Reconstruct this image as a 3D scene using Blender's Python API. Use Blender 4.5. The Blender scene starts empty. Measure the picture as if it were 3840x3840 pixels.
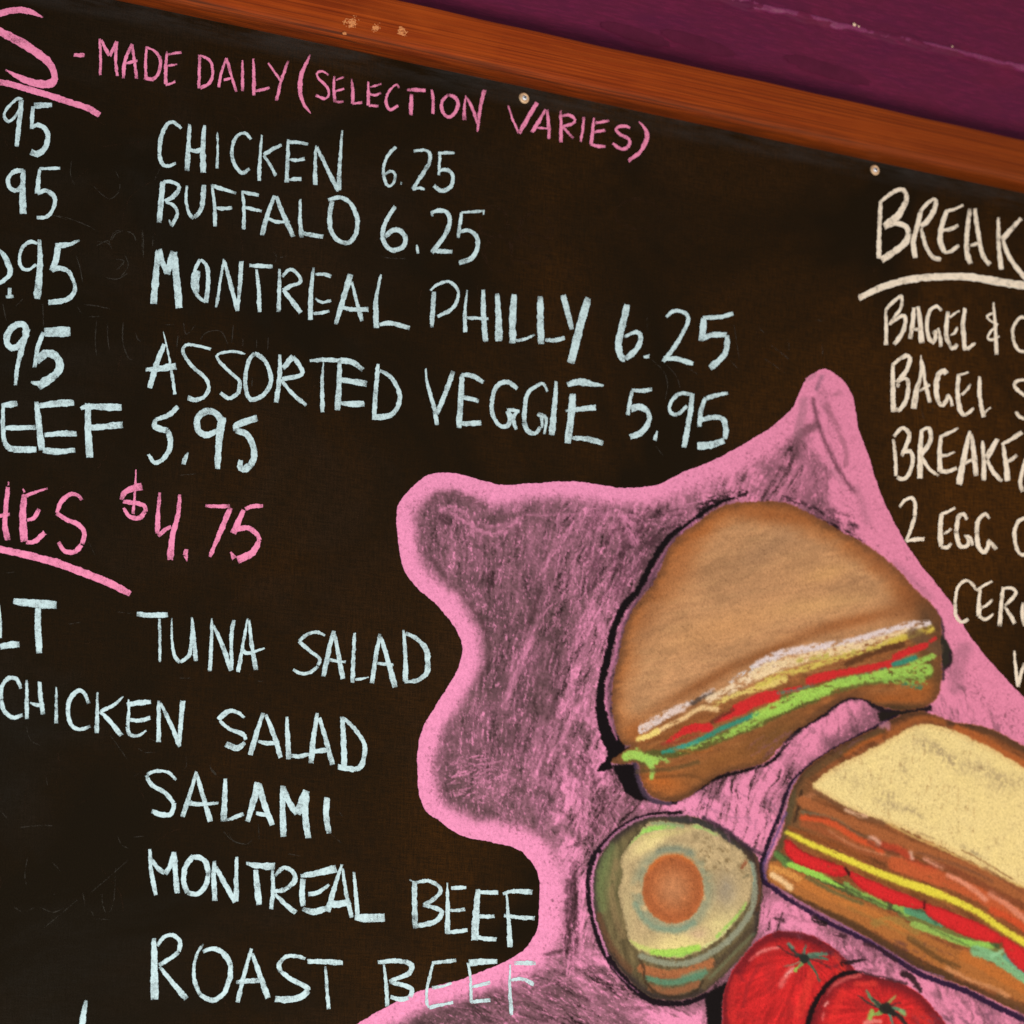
import bpy, math, random
import numpy as np
from mathutils import Vector, Matrix

random.seed(7)
rng = np.random.default_rng(11)
scene = bpy.context.scene

# ------------------------------------------------------------------ camera
F_PX = 12000.0                       # focal length in pixels of the 3840 px photograph
PITCH = math.atan(3020.0 / F_PX)     # the board hangs above eye level
CAM_Z = 1.55
cam_data = bpy.data.cameras.new("camera")
cam = bpy.data.objects.new("camera", cam_data)
scene.collection.objects.link(cam)
cam.location = (0, 0, CAM_Z)
cam.rotation_euler = (math.pi / 2 + PITCH, 0, 0)
cam_data.sensor_width = 36.0
cam_data.lens = F_PX / 3840.0 * 36.0
cam_data.clip_start = 0.05
cam_data.clip_end = 100.0
cam_data.dof.use_dof = True
cam_data.dof.focus_distance = 3.42
cam_data.dof.aperture_fstop = 7.0
scene.camera = cam

# ------------------------------------------------------------------ board frame of reference
DIST = 3.6
cp, sp = math.cos(PITCH), math.sin(PITCH)
O = Vector((0, DIST * cp, CAM_Z + DIST * sp))          # where the view axis meets the board
hx, hy = 21740.0, 12000.0 * cp + 3020.0 * sp
hl = math.hypot(hx, hy)
HU = Vector((hx / hl, hy / hl, 0))                      # along the board
HN = Vector((HU.y, -HU.x, 0))                           # out of the board
BOARD_ROT = math.atan2(HU.y, HU.x)

def at(px, py, w=0.0):
    """Spot (u, v) on the plane w metres in front of the board for a spot measured in the photograph."""
    x = px - 1920.0; y = 1920.0 - py
    d = (x, F_PX * cp - y * sp, F_PX * sp + y * cp)
    c = (-O.x - HN.x * w, -O.y - HN.y * w, CAM_Z - O.z)
    dn = d[0] * HN.x + d[1] * HN.y
    cn = c[0] * HN.x + c[1] * HN.y
    t = -cn / dn
    X = c[0] + d[0] * t; Y = c[1] + d[1] * t; Z = c[2] + d[2] * t
    return X * HU.x + Y * HU.y, Z

# ------------------------------------------------------------------ world and lamps
world = bpy.data.worlds.new("World")
scene.world = world
world.use_nodes = True
bg = world.node_tree.nodes["Background"]
bg.inputs[0].default_value = (0.92, 0.94, 1.0, 1)
bg.inputs[1].default_value = 0.32

def area(name, u, v, w, size, power, color, aim=(0, 0, 0)):
    d = bpy.data.lights.new(name, 'AREA')
    d.shape = 'RECTANGLE'; d.size = size[0]; d.size_y = size[1]
    d.energy = power; d.color = color
    o = bpy.data.objects.new(name, d)
    p = O + HU * u + Vector((0, 0, v)) + HN * w
    a = O + HU * aim[0] + Vector((0, 0, aim[1])) + HN * aim[2]
    o.location = p
    o.rotation_euler = (a - p).to_track_quat('-Z', 'Y').to_euler()
    scene.collection.objects.link(o)
    return o

area("key_lamp", -1.3, -1.7, 2.6, (1.5, 1.1), 80, (0.93, 1.0, 1.0), (-0.2, 0.0, 0))
area("warm_lamp", 2.0, -1.3, 2.3, (0.8, 0.7), 34, (1.0, 0.84, 0.66), (0.4, 0.1, 0))

scene.view_settings.view_transform = 'Standard'
scene.view_settings.look = 'None'
scene.view_settings.exposure = 0.0
scene.view_settings.gamma = 1.0
scene.render.engine = 'CYCLES'
scene.cycles.max_bounces = 6
scene.cycles.transparent_max_bounces = 24

# ------------------------------------------------------------------ helpers
def lin(c):
    c = np.asarray(c, dtype=float) / 255.0
    return np.where(c <= 0.04045, c / 12.92, ((c + 0.055) / 1.055) ** 2.4)

def rgba(c, k=1.0):
    l = lin(c) * k
    return (float(l[0]), float(l[1]), float(l[2]), 1.0)

class NT:
    """Small node-tree writer."""
    def __init__(self, name):
        self.m = bpy.data.materials.new(name); self.m.use_nodes = True
        self.t = self.m.node_tree; self.b = self.t.nodes["Principled BSDF"]
        self.out = self.t.nodes["Material Output"]
    def n(self, typ, **kw):
        nd = self.t.nodes.new(typ)
        for k, v in kw.items():
            if hasattr(nd, k): setattr(nd, k, v)
            else: nd.inputs[k].default_value = v
        return nd
    def l(self, a, b): self.t.links.new(a, b)
    def set(self, k, v):
        if isinstance(v, (int, float, tuple)): self.b.inputs[k].default_value = v
        else: self.l(v, self.b.inputs[k])
    def coord(self, scale=(1, 1, 1), rot=(0, 0, 0)):
        c = self.n("ShaderNodeTexCoord"); mp = self.n("ShaderNodeMapping")
        mp.inputs["Scale"].default_value = scale; mp.inputs["Rotation"].default_value = rot
        self.l(c.outputs["Object"], mp.inputs["Vector"]); return mp.outputs[0]
    def noise(self, vec, scale, detail=3, rough=0.55, dist=0.0):
        nd = self.n("ShaderNodeTexNoise"); nd.inputs["Scale"].default_value = scale
        nd.inputs["Detail"].default_value = detail; nd.inputs["Roughness"].default_value = rough
        nd.inputs["Distortion"].default_value = dist
        self.l(vec, nd.inputs["Vector"]); return nd.outputs["Fac"]
    def math(self, op, a, b=None, c=None, clamp=False):
        nd = self.n("ShaderNodeMath", operation=op); nd.use_clamp = clamp
        for i, v in enumerate((a, b, c)):
            if v is None: continue
            if isinstance(v, (int, float)): nd.inputs[i].default_value = v
            else: self.l(v, nd.inputs[i])
        return nd.outputs[0]
    def ramp(self, fac, stops):
        nd = self.n("ShaderNodeValToRGB"); r = nd.color_ramp
        while len(r.elements) < len(stops): r.elements.new(0.5)
        for e, (p, c) in zip(r.elements, stops): e.position = p; e.color = c
        self.l(fac, nd.inputs[0]); return nd.outputs[0]
    def mix(self, fac, a, b, mode='MIX'):
        nd = self.n("ShaderNodeMix", data_type='RGBA', blend_type=mode)
        for s, v in ((nd.inputs[0], fac), (nd.inputs[6], a), (nd.inputs[7], b)):
            if isinstance(v, (int, float, tuple)): s.default_value = v
            else: self.l(v, s)
        return nd.outputs[2]
    def bump(self, h, strength, dist):
        nd = self.n("ShaderNodeBump"); nd.inputs["Strength"].default_value = strength
        nd.inputs["Distance"].default_value = dist
        self.l(h, nd.inputs["Height"]); self.l(nd.outputs[0], self.b.inputs["Normal"])

def grey(v): return (v, v, v, 1)

# ------------------------------------------------------------------ materials
def mat_board():
    k = NT("board_paint")
    v = k.coord()
    c = k.n("ShaderNodeTexCoord").outputs["Object"]
    big = k.noise(v, 2.6, 4, 0.6, 0.6)
    big2 = k.noise(k.coord((1.3, 1, 1)), 7.0, 4, 0.6, 1.0)
    sh = k.noise(k.coord((6, 1, 60)), 8, 5, 0.7)          # horizontal wiping marks
    sv = k.noise(k.coord((60, 1, 7)), 8, 5, 0.7)          # vertical wiping marks
    gr = k.noise(v, 900, 2, 0.6)
    sep = k.n("ShaderNodeSeparateXYZ"); k.l(c, sep.inputs[0])
    # base tone and streaky film turn browner towards the right
    side = k.math('MULTIPLY_ADD', sep.outputs[0], 0.7, 0.55, clamp=True)
    st = k.math('ADD', k.math('MULTIPLY', sh, 0.5), k.math('MULTIPLY', sv, 0.5))
    st = k.math('MULTIPLY_ADD', st, 4.2, -1.75, clamp=True)
    b = k.math('MULTIPLY_ADD', big, 3.4, -1.35, clamp=True)
    b2 = k.math('MULTIPLY_ADD', big2, 2.6, -0.95, clamp=True)
    film = k.math('MULTIPLY', k.math('MULTIPLY', side, b), k.math('MULTIPLY_ADD', st, 1.2, 0.22))
    col = k.mix(side, rgba((24, 18, 10)), rgba((31, 21, 10)))
    col = k.mix(k.math('MULTIPLY', film, 0.8), col, rgba((84, 48, 14)))
    g = k.math('MULTIPLY_ADD', k.noise(k.coord((1, 1, 1.6)), 3.4, 5, 0.65, 0.8), 3.0, -1.45, clamp=True)
    col = k.mix(k.math('MULTIPLY', k.math('MULTIPLY', g, k.math('SUBTRACT', 1.0, side)), k.math('MULTIPLY_ADD', st, 0.35, 0.1)), col, rgba((52, 48, 44)))
    # grey sheen under the rail, painted in together with dusty smudge
    u0, v0 = at(1500, 226, 0.0)
    dv = k.math('SUBTRACT', v0, sep.outputs[2])
    sheen_dust = k.math('MULTIPLY', k.math('MULTIPLY_ADD', dv, -36.0, 1.05, clamp=True),
                  k.math('MULTIPLY_ADD', k.noise(k.coord((1, 1, 6)), 9, 5, 0.7), 4.0, -1.45, clamp=True))
    col = k.mix(k.math('MULTIPLY', sheen_dust, 0.5), col, rgba((66, 62, 60)))
    col = k.mix(1.0, col, k.ramp(gr, [(0.3, grey(0.62)), (0.7, grey(1.45))]), 'MULTIPLY')
    k.set("Base Color", col); k.set("Roughness", 0.7); k.set("Specular IOR Level", 0.02)
    wv = k.noise(k.coord((1, 1, 1)), 700, 3, 0.6)
    k.bump(wv, 0.35, 0.0006)
    return k.m

def mat_wood():
    k = NT("stained_pine")
    f = k.noise(k.coord((0.55, 9, 9)), 16, 5, 0.6, 0.35)
    f2 = k.noise(k.coord((0.14, 34, 34)), 14, 4, 0.62, 0.05)
    f3 = k.noise(k.coord((0.12, 80, 80)), 12, 3, 0.65, 0.0)
    bl = k.noise(k.coord((1, 2, 2)), 7, 3, 0.5, 0.5)
    c = k.ramp(f, [(0.28, rgba((138, 48, 6))), (0.44, rgba((158, 60, 10))), (0.58, rgba((170, 70, 14))), (0.75, rgba((144, 52, 10)))])
    c = k.mix(k.math('MULTIPLY_ADD', f2, 6.0, -3.0, clamp=True), c, rgba((116, 38, 2)))
    c = k.mix(k.math('MULTIPLY_ADD', f3, 4.5, -2.15, clamp=True), c, rgba((104, 34, 6)))
    c = k.mix(k.math('MULTIPLY_ADD', bl, 1.6, -0.75, clamp=True), c, rgba((186, 80, 18)))
    c2 = k.n("ShaderNodeTexCoord").outputs["Object"]
    sep = k.n("ShaderNodeSeparateXYZ"); k.l(c2, sep.inputs[0])
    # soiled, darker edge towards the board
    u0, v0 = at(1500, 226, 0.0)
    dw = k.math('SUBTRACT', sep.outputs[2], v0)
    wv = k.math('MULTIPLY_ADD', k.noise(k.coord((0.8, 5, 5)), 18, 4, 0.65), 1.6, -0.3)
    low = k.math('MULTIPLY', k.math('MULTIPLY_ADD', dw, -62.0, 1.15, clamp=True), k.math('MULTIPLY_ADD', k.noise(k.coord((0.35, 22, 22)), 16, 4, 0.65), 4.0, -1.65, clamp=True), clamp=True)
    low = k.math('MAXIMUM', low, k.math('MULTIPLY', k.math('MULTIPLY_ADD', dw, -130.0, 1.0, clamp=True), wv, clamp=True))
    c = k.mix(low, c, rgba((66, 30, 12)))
    deep = k.math('MULTIPLY', k.math('ADD', k.math('MULTIPLY', sep.outputs[1], -40.0), 0.0), 1.0)
    rt = k.math('MULTIPLY_ADD', sep.outputs[0], 0.75, 0.0, clamp=True)  # rail darkens to the right: light falloff put into the colour
    c = k.mix(rt, c, rgba((106, 46, 4)))
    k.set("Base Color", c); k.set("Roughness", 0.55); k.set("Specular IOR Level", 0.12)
    k.bump(k.math('ADD', f, k.math('MULTIPLY', f2, 0.9)), 0.45, 0.0012)
    return k.m

def mat_wall():
    k = NT("purple_wall_paint")
    a = k.noise(k.coord((1, 1, 3)), 10, 5, 0.6, 0.4)
    b = k.noise(k.coord((5, 5, 60), (0, 0.2, 0)), 9, 5, 0.7)
    c = k.ramp(a, [(0.3, rgba((92, 26, 58))), (0.55, rgba((98, 28, 56))), (0.75, rgba((110, 28, 58)))])
    c = k.mix(k.math('MULTIPLY_ADD', b, 3.0, -1.45, clamp=True), c, rgba((132, 34, 74)))
    k.set("Base Color", c); k.set("Roughness", 0.55); k.set("Specular IOR Level", 0.12)
    k.bump(k.math('ADD', k.math('MULTIPLY', b, 0.7), k.noise(k.coord((1, 1, 2)), 120, 4, 0.6)), 0.35, 0.0012)
    return k.m

def mat_plain(name, col, rough=0.5, metal=0.0, spec=0.5, nscale=300, amp=0.3):
    k = NT(name)
    n = k.noise(k.coord(), nscale, 3, 0.6)
    k.set("Base Color", k.mix(1.0, rgba(col), k.ramp(n, [(0.3, grey(1 - amp)), (0.7, grey(1 + amp))]), 'MULTIPLY'))
    k.set("Roughness", rough); k.set("Metallic", metal); k.set("Specular IOR Level", spec)
    return k.m

def mat_chalk(name, col, dim, density=1.0):
    """Chalk stick stroke: st = (place across, half width mm, mm to the stroke's end)."""
    k = NT(name)
    at_ = k.n("ShaderNodeAttribute", attribute_name="st")
    sep = k.n("ShaderNodeSeparateXYZ"); k.l(at_.outputs["Vector"], sep.inputs[0])
    v = k.coord()
    ab = k.math('ABSOLUTE', sep.outputs[0])
    d = k.math('MULTIPLY', k.math('SUBTRACT', 1.0, ab), sep.outputs[1])
    d = k.math('MINIMUM', d, sep.outputs[2])
    n1 = k.noise(v, 620, 3, 0.6); n0 = k.noise(v, 160, 2, 0.5)
    dd = k.math('ADD', d, k.math('MULTIPLY_ADD', n1, 1.5, -0.75))
    dd = k.math('ADD', dd, k.math('MULTIPLY_ADD', n0, 2.2, -1.2))
    al = k.math('MULTIPLY_ADD', dd, 2.4, 0.5, clamp=True)
    # grain of the board showing through, more where the stick was lifted
    press = k.noise(v, 55, 3, 0.7)
    fine = k.noise(v, 1250, 2, 0.7)
    endz = k.math('MULTIPLY_ADD', sep.outputs[2], -0.16, 0.75, clamp=True)
    void = k.math('ADD', k.math('ADD', fine, k.math('MULTIPLY', press, 0.85)), k.math('MULTIPLY', endz, 0.2))
    void = k.math('MULTIPLY_ADD', void, 4.5, -4.35, clamp=True)
    al = k.math('MULTIPLY', al, k.math('MULTIPLY_ADD', void, -0.8, density, clamp=True))
    sh = k.noise(v, 420, 3, 0.6)
    t = k.math('MULTIPLY_ADD', sh, 3.4, -1.25, clamp=True)
    t = k.math('MULTIPLY', t, k.math('MULTIPLY_ADD', press, 1.7, -0.35, clamp=True))
    c = k.mix(t, rgba(col), rgba(dim))
    k.set("Base Color", c); k.set("Roughness", 0.95); k.set("Specular IOR Level", 0.1)
    k.set("Alpha", al)
    k.bump(n1, 0.4, 0.0008)
    return k.m

def mat_drawing():
    k = NT("pastel_drawing")
    a = k.n("ShaderNodeAttribute", attribute_name="pastel")
    v = k.coord()
    fine = k.noise(v, 900, 3, 0.65)
    mid = k.noise(v, 300, 3, 0.6)
    g = k.math('ADD', k.math('MULTIPLY', fine, 0.6), k.math('MULTIPLY', mid, 0.4))
    c = k.mix(1.0, a.outputs["Color"], k.ramp(g, [(0.32, grey(0.72)), (0.5, grey(1.0)), (0.68, grey(1.13))]), 'MULTIPLY')
    k.set("Base Color", c); k.set("Roughness", 0.95); k.set("Specular IOR Level", 0.1)
    al = k.math('ADD', a.outputs["Alpha"], k.math('MULTIPLY_ADD', mid, 0.3, -0.15))
    k.set("Alpha", k.math('MULTIPLY_ADD', al, 3.0, -1.0, clamp=True))
    k.bump(fine, 0.25, 0.0006)
    return k.m

M_BOARD = mat_board(); M_WOOD = mat_wood(); M_WALL = mat_wall()
M_BRASS = mat_plain("brass_washer", (222, 180, 138), 0.42, 0.15, 0.5, 400, 0.25)
M_STEEL = mat_plain("screw_steel", (236, 238, 245), 0.3, 0.35, 0.5, 500, 0.2)
M_DARK = mat_plain("screw_recess", (40, 36, 34), 0.5, 0.5)
M_CHIP = mat_plain("bare_plaster", (255, 214, 180), 0.8, 0.0, 0.3, 900, 0.3)
M_BLISTER = mat_plain("blistered_paint", (90, 23, 50), 0.45, 0.0, 0.15, 60, 0.12)
M_RIDGE = mat_plain("lit_ridge_paint", (124, 42, 84), 0.42, 0.0, 0.3, 260, 0.22)  # light caught by the ridge, put into a lighter colour than the wall
M_GLINT = mat_plain("glint_on_wood", (220, 138, 80), 0.5, 0.0, 0.4, 500, 0.35)  # pale tone of the glints painted on the rail
M_PCHIP = mat_plain("pink_chalk_speck", (240, 170, 190), 0.9, 0.0, 0.1)
CHALK = {
    "pink": mat_chalk("pink_chalk", (252, 146, 182), (208, 110, 142)),
    "blue": mat_chalk("blue_chalk", (212, 233, 234), (146, 155, 156)),
    "cream": mat_chalk("cream_chalk", (252, 232, 208), (228, 204, 178)),
}
M_GHOST = mat_chalk("erased_chalk", (76, 70, 62), (42, 36, 30), 0.55)
M_GHOSTP = mat_chalk("brown_chalk_film", (58, 36, 22), (40, 26, 16), 0.45)
M_DRAW = mat_drawing()

def link(o, parent=None):
    scene.collection.objects.link(o)
    if parent: o.parent = parent
    return o
def empty(name, parent=None):
    return link(bpy.data.objects.new(name, None), parent)
def mesh_obj(name, verts, faces, mat, parent=None, smooth=False):
    me = bpy.data.meshes.new(name)
    me.from_pydata(verts, [], faces); me.update()
    if mat: me.materials.append(mat)
    if smooth:
        for p in me.polygons: p.use_smooth = True
    return link(bpy.data.objects.new(name, me), parent)

# ------------------------------------------------------------------ board thing
board = empty("chalkboard")
board.location = O
board.rotation_euler = (0, 0, BOARD_ROT)       # local x along the board, local -y out of it, local z up
board["label"] = "black menu chalkboard in an orange stained wood rail with handwriting and sandwich drawing"
board["category"] = "chalkboard"

def P(u, v, w): return (u, -w, v)              # board local coordinates

U0, U1 = -1.15, 1.7
VT = at(900, 100, 0.0)[1]                       # underside of the rail on the board
VB = -0.95

def build_panel():
    # panel 12 mm thick, face on w = 0
    vs = [P(U0, VB, 0), P(U1, VB, 0), P(U1, VT + 0.02, 0), P(U0, VT + 0.02, 0),
          P(U0, VB, -0.012), P(U1, VB, -0.012), P(U1, VT + 0.02, -0.012), P(U0, VT + 0.02, -0.012)]
    fs = [(0, 1, 2, 3), (5, 4, 7, 6), (4, 5, 1, 0), (3, 2, 6, 7), (4, 0, 3, 7), (1, 5, 6, 2)]
    mesh_obj("board_panel", vs, fs, M_BOARD, board)
build_panel()

RAIL_W = 0.030
def rail_top():
    return at(1800, 66, RAIL_W)[1]
VR = rail_top()
def build_rail():
    # rounded lumber section swept along the board, slightly uneven edges
    r = 0.004
    sec = []
    def arc(cv, cw, a0, a1, rr=r):
        for i in range(5):
            a = math.radians(a0 + (a1 - a0) * i / 4)
            sec.append((cv + rr * math.sin(a), cw + rr * math.cos(a)))
    sec.append((VT, 0.0004))
    arc(VT + r * 1.6, RAIL_W - r * 1.6, 180, 360 - 0, r * 1.6) if False else None
    rb = 0.013
    for i in range(6):
        a = math.radians(-90 + 90 * i / 5)
        sec.append((VT + rb + rb * math.sin(a), RAIL_W - rb + rb * math.cos(a)))
    for i in range(6):
        a = math.radians(90 * i / 5)
        sec.append((VR - r + r * math.sin(a), RAIL_W - r + r * math.cos(a)))
    sec.append((VR, -0.010))
    n = 240; m = len(sec)
    vs, fs = [], []
    ph = [random.random() * 6 for _ in range(6)]
    for i in range(n + 1):
        u = U0 - 0.02 + (U1 - U0 + 0.04) * i / n
        jl = 0.0005 * math.sin(u * 9 + ph[0]) + 0.0003 * math.sin(u * 37 + ph[1])
        jt = 0.0004 * math.sin(u * 11 + ph[2]) + 0.0003 * math.sin(u * 41 + ph[3])
        for j, (v, w) in enumerate(sec):
            vs.append(P(u, v + (jt if v > (VT + VR) / 2 else (jl if j > 0 else 0)), w))
    for i in range(n):
        for j in range(m - 1):
            a = i * m + j
            fs.append((a, a + m, a + m + 1, a + 1))
    fs.append(tuple(range(m)))
    fs.append(tuple(reversed(range(n * m, n * m + m))))
    o = mesh_obj("frame_rail", vs, fs, M_WOOD, board, True)
    o["label"] = "orange brown stained wooden rail along the top of the chalkboard"
    return o
rail = build_rail()

def disc_patch(name, px, py, w, rx, ry, mat, parent, jit=0.25, n=18, lift=0.0006, ang=0.0):
    """Small irregular domed fleck; radii in metres."""
    u, v = at(px, py, w)
    vs = [P(u, v, w + lift)]; fs = []
    ca, sa = math.cos(ang), math.sin(ang)
    for ring, (k, h) in enumerate(((0.6, 0.8), (1.0, 0.0))):
        for i in range(n):
            a = 2 * math.pi * i / n; q = k * (1 + random.uniform(-jit, jit) * (ring + .4))
            x, y = rx * q * math.cos(a), ry * q * math.sin(a)
            vs.append(P(u + x * ca - y * sa, v + x * sa + y * ca, w + lift * h + 0.00008))
    for i in range(n):
        j = (i + 1) % n
        fs.append((0, 1 + i, 1 + j)); fs.append((1 + i, 1 + n + i, 1 + n + j, 1 + j))
    return mesh_obj(name, vs, fs, mat, parent, True)

def fleck_cloud(name, spots, w, mat, parent, kind=None):
    vs, fs = [], []
    for (px, py, rx, ry) in spots:
        u, v = at(px, py, w); b = len(vs); n = 7
        vs.append(P(u, v, w + 0.0003)); a0 = random.random() * 6
        for i in range(n):
            a = a0 + 2 * math.pi * i / n; q = 1 + random.uniform(-.35, .35)
            vs.append(P(u + rx * q * math.cos(a), v + ry * q * math.sin(a), w + 0.00006))
        for i in range(n): fs.append((b, b + 1 + i, b + 1 + (i + 1) % n))
    o = mesh_obj(name, vs, fs, mat, parent)
    if kind: o["kind"] = kind
    return o

# three lamp glints painted as pale flecks on the rail, left of the middle
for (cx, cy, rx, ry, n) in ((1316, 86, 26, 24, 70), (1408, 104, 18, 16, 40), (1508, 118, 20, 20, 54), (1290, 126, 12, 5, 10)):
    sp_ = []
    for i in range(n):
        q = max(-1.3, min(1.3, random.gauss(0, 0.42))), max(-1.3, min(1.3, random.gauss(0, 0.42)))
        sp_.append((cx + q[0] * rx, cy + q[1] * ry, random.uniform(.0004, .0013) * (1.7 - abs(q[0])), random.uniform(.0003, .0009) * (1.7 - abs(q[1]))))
    fleck_cloud("painted_glint", sp_, RAIL_W, M_GLINT, rail, "stuff")
disc_patch("chalk_speck", 1800 + 1178 / 1.932, 793 / 1.932, 0.0001, .0016, .0014, M_PCHIP, board)

# screws with cup washers
def lathe(name, u, v, prof, mat, parent, n=28, w0=0.0):
    vs, fs = [], []
    for (r, w) in prof:
        for i in range(n):
            a = 2 * math.pi * i / n
            vs.append(P(u + r * math.cos(a), v + r * math.sin(a), w0 + w))
    for j in range(len(prof) - 1):
        for i in range(n):
            k = (i + 1) % n
            fs.append((j * n + i, j * n + k, (j + 1) * n + k, (j + 1) * n + i))
    fs.append(tuple((len(prof) - 1) * n + i for i in range(n)))
    return mesh_obj(name, vs, fs, mat, parent, True)
for (px, py, lab) in ((1968, 366, "brass ringed screw above the word VARIES"), (3284, 636, "brass ringed screw above the BREAK heading")):
    u, v = at(px, py, 0.002)
    sc = lathe("screw", u, v, [(.0068, 0.0001), (.0066, .0008), (.0058, .0018), (.0048, .0022), (.0036, .0016), (.0031, .0012)], M_BRASS, board)
    sc["label"] = lab
    lathe("screw_head", u, v, [(.0031, .0012), (.0029, .0021), (.0022, .0027), (.0012, .0030), (.0005, .0031)], M_STEEL, sc)
    for a in (0.5, 0.5 + math.pi / 2):
        c, s = math.cos(a), math.sin(a)
        L, Wd = .0019, .00035
        q = [(-L, -Wd), (L, -Wd), (L, Wd), (-L, Wd)]
        vs = [P(u + x * c - y * s, v + x * s + y * c, .0033) for x, y in q] + [P(u + x * c - y * s, v + x * s + y * c, .0026) for x, y in q]
        mesh_obj("slot", vs, [(0, 1, 2, 3), (0, 4, 5, 1), (1, 5, 6, 2), (2, 6, 7, 3), (3, 7, 4, 0)], M_DARK, sc)

# ------------------------------------------------------------------ wall behind
wall = None
WALL_W = -0.013
def build_wall():
    global wall
    ul0, vl0 = at(2840, 22, WALL_W); ul1, vl1 = at(3840, 256, WALL_W)
    sl = (vl1 - vl0) / (ul1 - ul0)
    n = 900; us = np.linspace(-1.6, 2.6, n)
    # rows: distance from the ridge line, plus step profile
    rows = [-2.4, -1.2, -0.6] + list(np.linspace(-0.22, -0.012, 44)) + [-0.009, -0.0065, -0.0045, -0.003, -0.0015, 0, 0.0015, 0.003, 0.005, 0.007, 0.009, 0.012, 0.02, 0.05, 0.1, 0.3, 0.9, 1.8]
    rows = np.array(rows)
    def n1(x, f, seed):
        r = np.random.default_rng(seed); tab = r.random(4096)
        xi = np.floor(x * f).astype(int); t = x * f - xi; t = t * t * (3 - 2 * t)
        return tab[xi % 4096] * (1 - t) + tab[(xi + 1) % 4096] * t
    wob = (n1(us + 5, 18, 1) - .5) * .006 + (n1(us + 5, 70, 2) - .5) * .004 + (n1(us + 5, 210, 3) - .5) * .0018
    lump = np.clip(n1(us + 5, 26, 4) * 2.6 - 1.3, 0, 1) * (0.5 + 0.5 * n1(us + 5, 150, 5))
    vs = np.zeros((len(rows), n, 3))
    bl = [(1800 + 1130 / 1.932, 250 / 1.932, .052, .011), (1800 + 1580 / 1.932, 310 / 1.932, .056, .012), (2840 + 520 / 1.932, 500 / 1.932, .06, .014)]
    for j, r in enumerate(rows):
        near = math.exp(-(r / 0.012) ** 2)
        v = vl0 + sl * (us - ul0) + r + wob * near - lump * 0.004 * near * (r < 0)
        h = np.zeros(n)
        t = min(max((r + 0.006) / 0.007, 0), 1)
        h += 0.0045 * t * t * (3 - 2 * t)
        h += lump * 0.0022 * math.exp(-((r + 0.001) / 0.004) ** 2)
        h += (n1(us + 5, 300, 8 + j) - .5) * 0.0009 * near
        h += 0.0010 * np.sin(us * 5 + r * 9) * (0.3)
        for (px, py, rx, ry) in bl:
            bu, bv = at(px, py, WALL_W)
            ca = math.cos(-0.06); sa = math.sin(-0.06)
            du = us - bu; dv = v - bv
            q = ((du * ca + dv * sa) / rx) ** 2 + ((-du * sa + dv * ca) / ry) ** 2
            h += 0.0006 * np.exp(-q ** 2)
        vs[j, :, 0] = us; vs[j, :, 1] = -(WALL_W + h); vs[j, :, 2] = v
    V = vs.reshape(-1, 3)
    m = len(rows)
    idx = np.arange(m * n).reshape(m, n)
    F = np.stack([idx[:-1, :-1], idx[:-1, 1:], idx[1:, 1:], idx[1:, :-1]], -1).reshape(-1, 4)
    me = bpy.data.meshes.new("painted_wall")
    me.from_pydata(V.tolist(), [], F.tolist()); me.update()
    me.polygons.foreach_set("use_smooth", np.ones(len(me.polygons), dtype=bool))
    me.materials.append(M_WALL)
    wall = bpy.data.objects.new("painted_wall", me)
    scene.collection.objects.link(wall)
    wall.location = O; wall.rotation_euler = (0, 0, BOARD_ROT)
    wall["label"] = "purple painted wall behind the board with a rough paint ridge above the wood rail"
    wall["category"] = "wall"; wall["kind"] = "thing"
build_wall()

def build_ridge():
    # rough bead of old paint running along the wall above the rail
    ul0, vl0 = at(2840, 22, WALL_W); ul1, vl1 = at(3840, 256, WALL_W)
    sl = (vl1 - vl0) / (ul1 - ul0)
    n = 1400; us = np.linspace(-1.0, 2.2, n)
    tab = np.random.default_rng(77).random((8, 4096))
    def f(q, k):
        x = (us + 5) * q; i = np.floor(x).astype(int); t = x - i; t = t * t * (3 - 2 * t)
        return tab[k, i % 4096] * (1 - t) + tab[k, (i + 1) % 4096] * t
    wid = .0050 + .0022 * (f(30, 0) - .5) + .0016 * (f(120, 1) - .5)
    lobe = np.clip(f(34, 2) * 3 - 1.7, 0, 1) * .0045
    cent = (f(22, 3) - .5) * .003 + (f(90, 4) - .5) * .0016
    hgt = .0022 + .0014 * (f(60, 5) - .5) + .0012 * (f(260, 6) - .5)
    vs, fs = [], []
    m = 9
    for i in range(n):
        top = cent[i] + wid[i] / 2; bot = cent[i] - wid[i] / 2 - lobe[i] + (tab[7, i % 4096] - .5) * .0006
        base = vl0 + sl * (us[i] - ul0)
        for j in range(m):
            a = j / (m - 1)
            v = bot + (top - bot) * a
            # steep torn lower lip, long slope above
            h = hgt[i] * min(a / .12, 1) * (1 - .75 * a) + .0005 * (tab[(j + i) % 8, (i * 3 + j) % 4096] - .5)
            vs.append(P(us[i], base + v, WALL_W + 0.0045 * min(max((v + .006) / .007, 0), 1) + max(h, 0) + (-.001 if j in (0, m - 1) else .0004)))
    for i in range(n - 1):
        for j in range(m - 1):
            a = i * m + j
            fs.append((a, a + m, a + m + 1, a + 1))
    mesh_obj("paint_ridge", vs, fs, M_RIDGE, wall, True)["label"] = "rough paint ridge with a painted-in highlight running across the purple wall"
build_ridge()
for (px, py, rx, ry) in ((1800 + 1130 / 1.932, 250 / 1.932, .050, .0085), (1800 + 1580 / 1.932, 312 / 1.932, .054, .0095), (2840 + 500 / 1.932, 505 / 1.932, .066, .010)):
    disc_patch("paint_blister", px, py, WALL_W + 0.0012, rx, ry, M_BLISTER, wall, 0.05, 40, 0.0004, -0.07)
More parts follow.
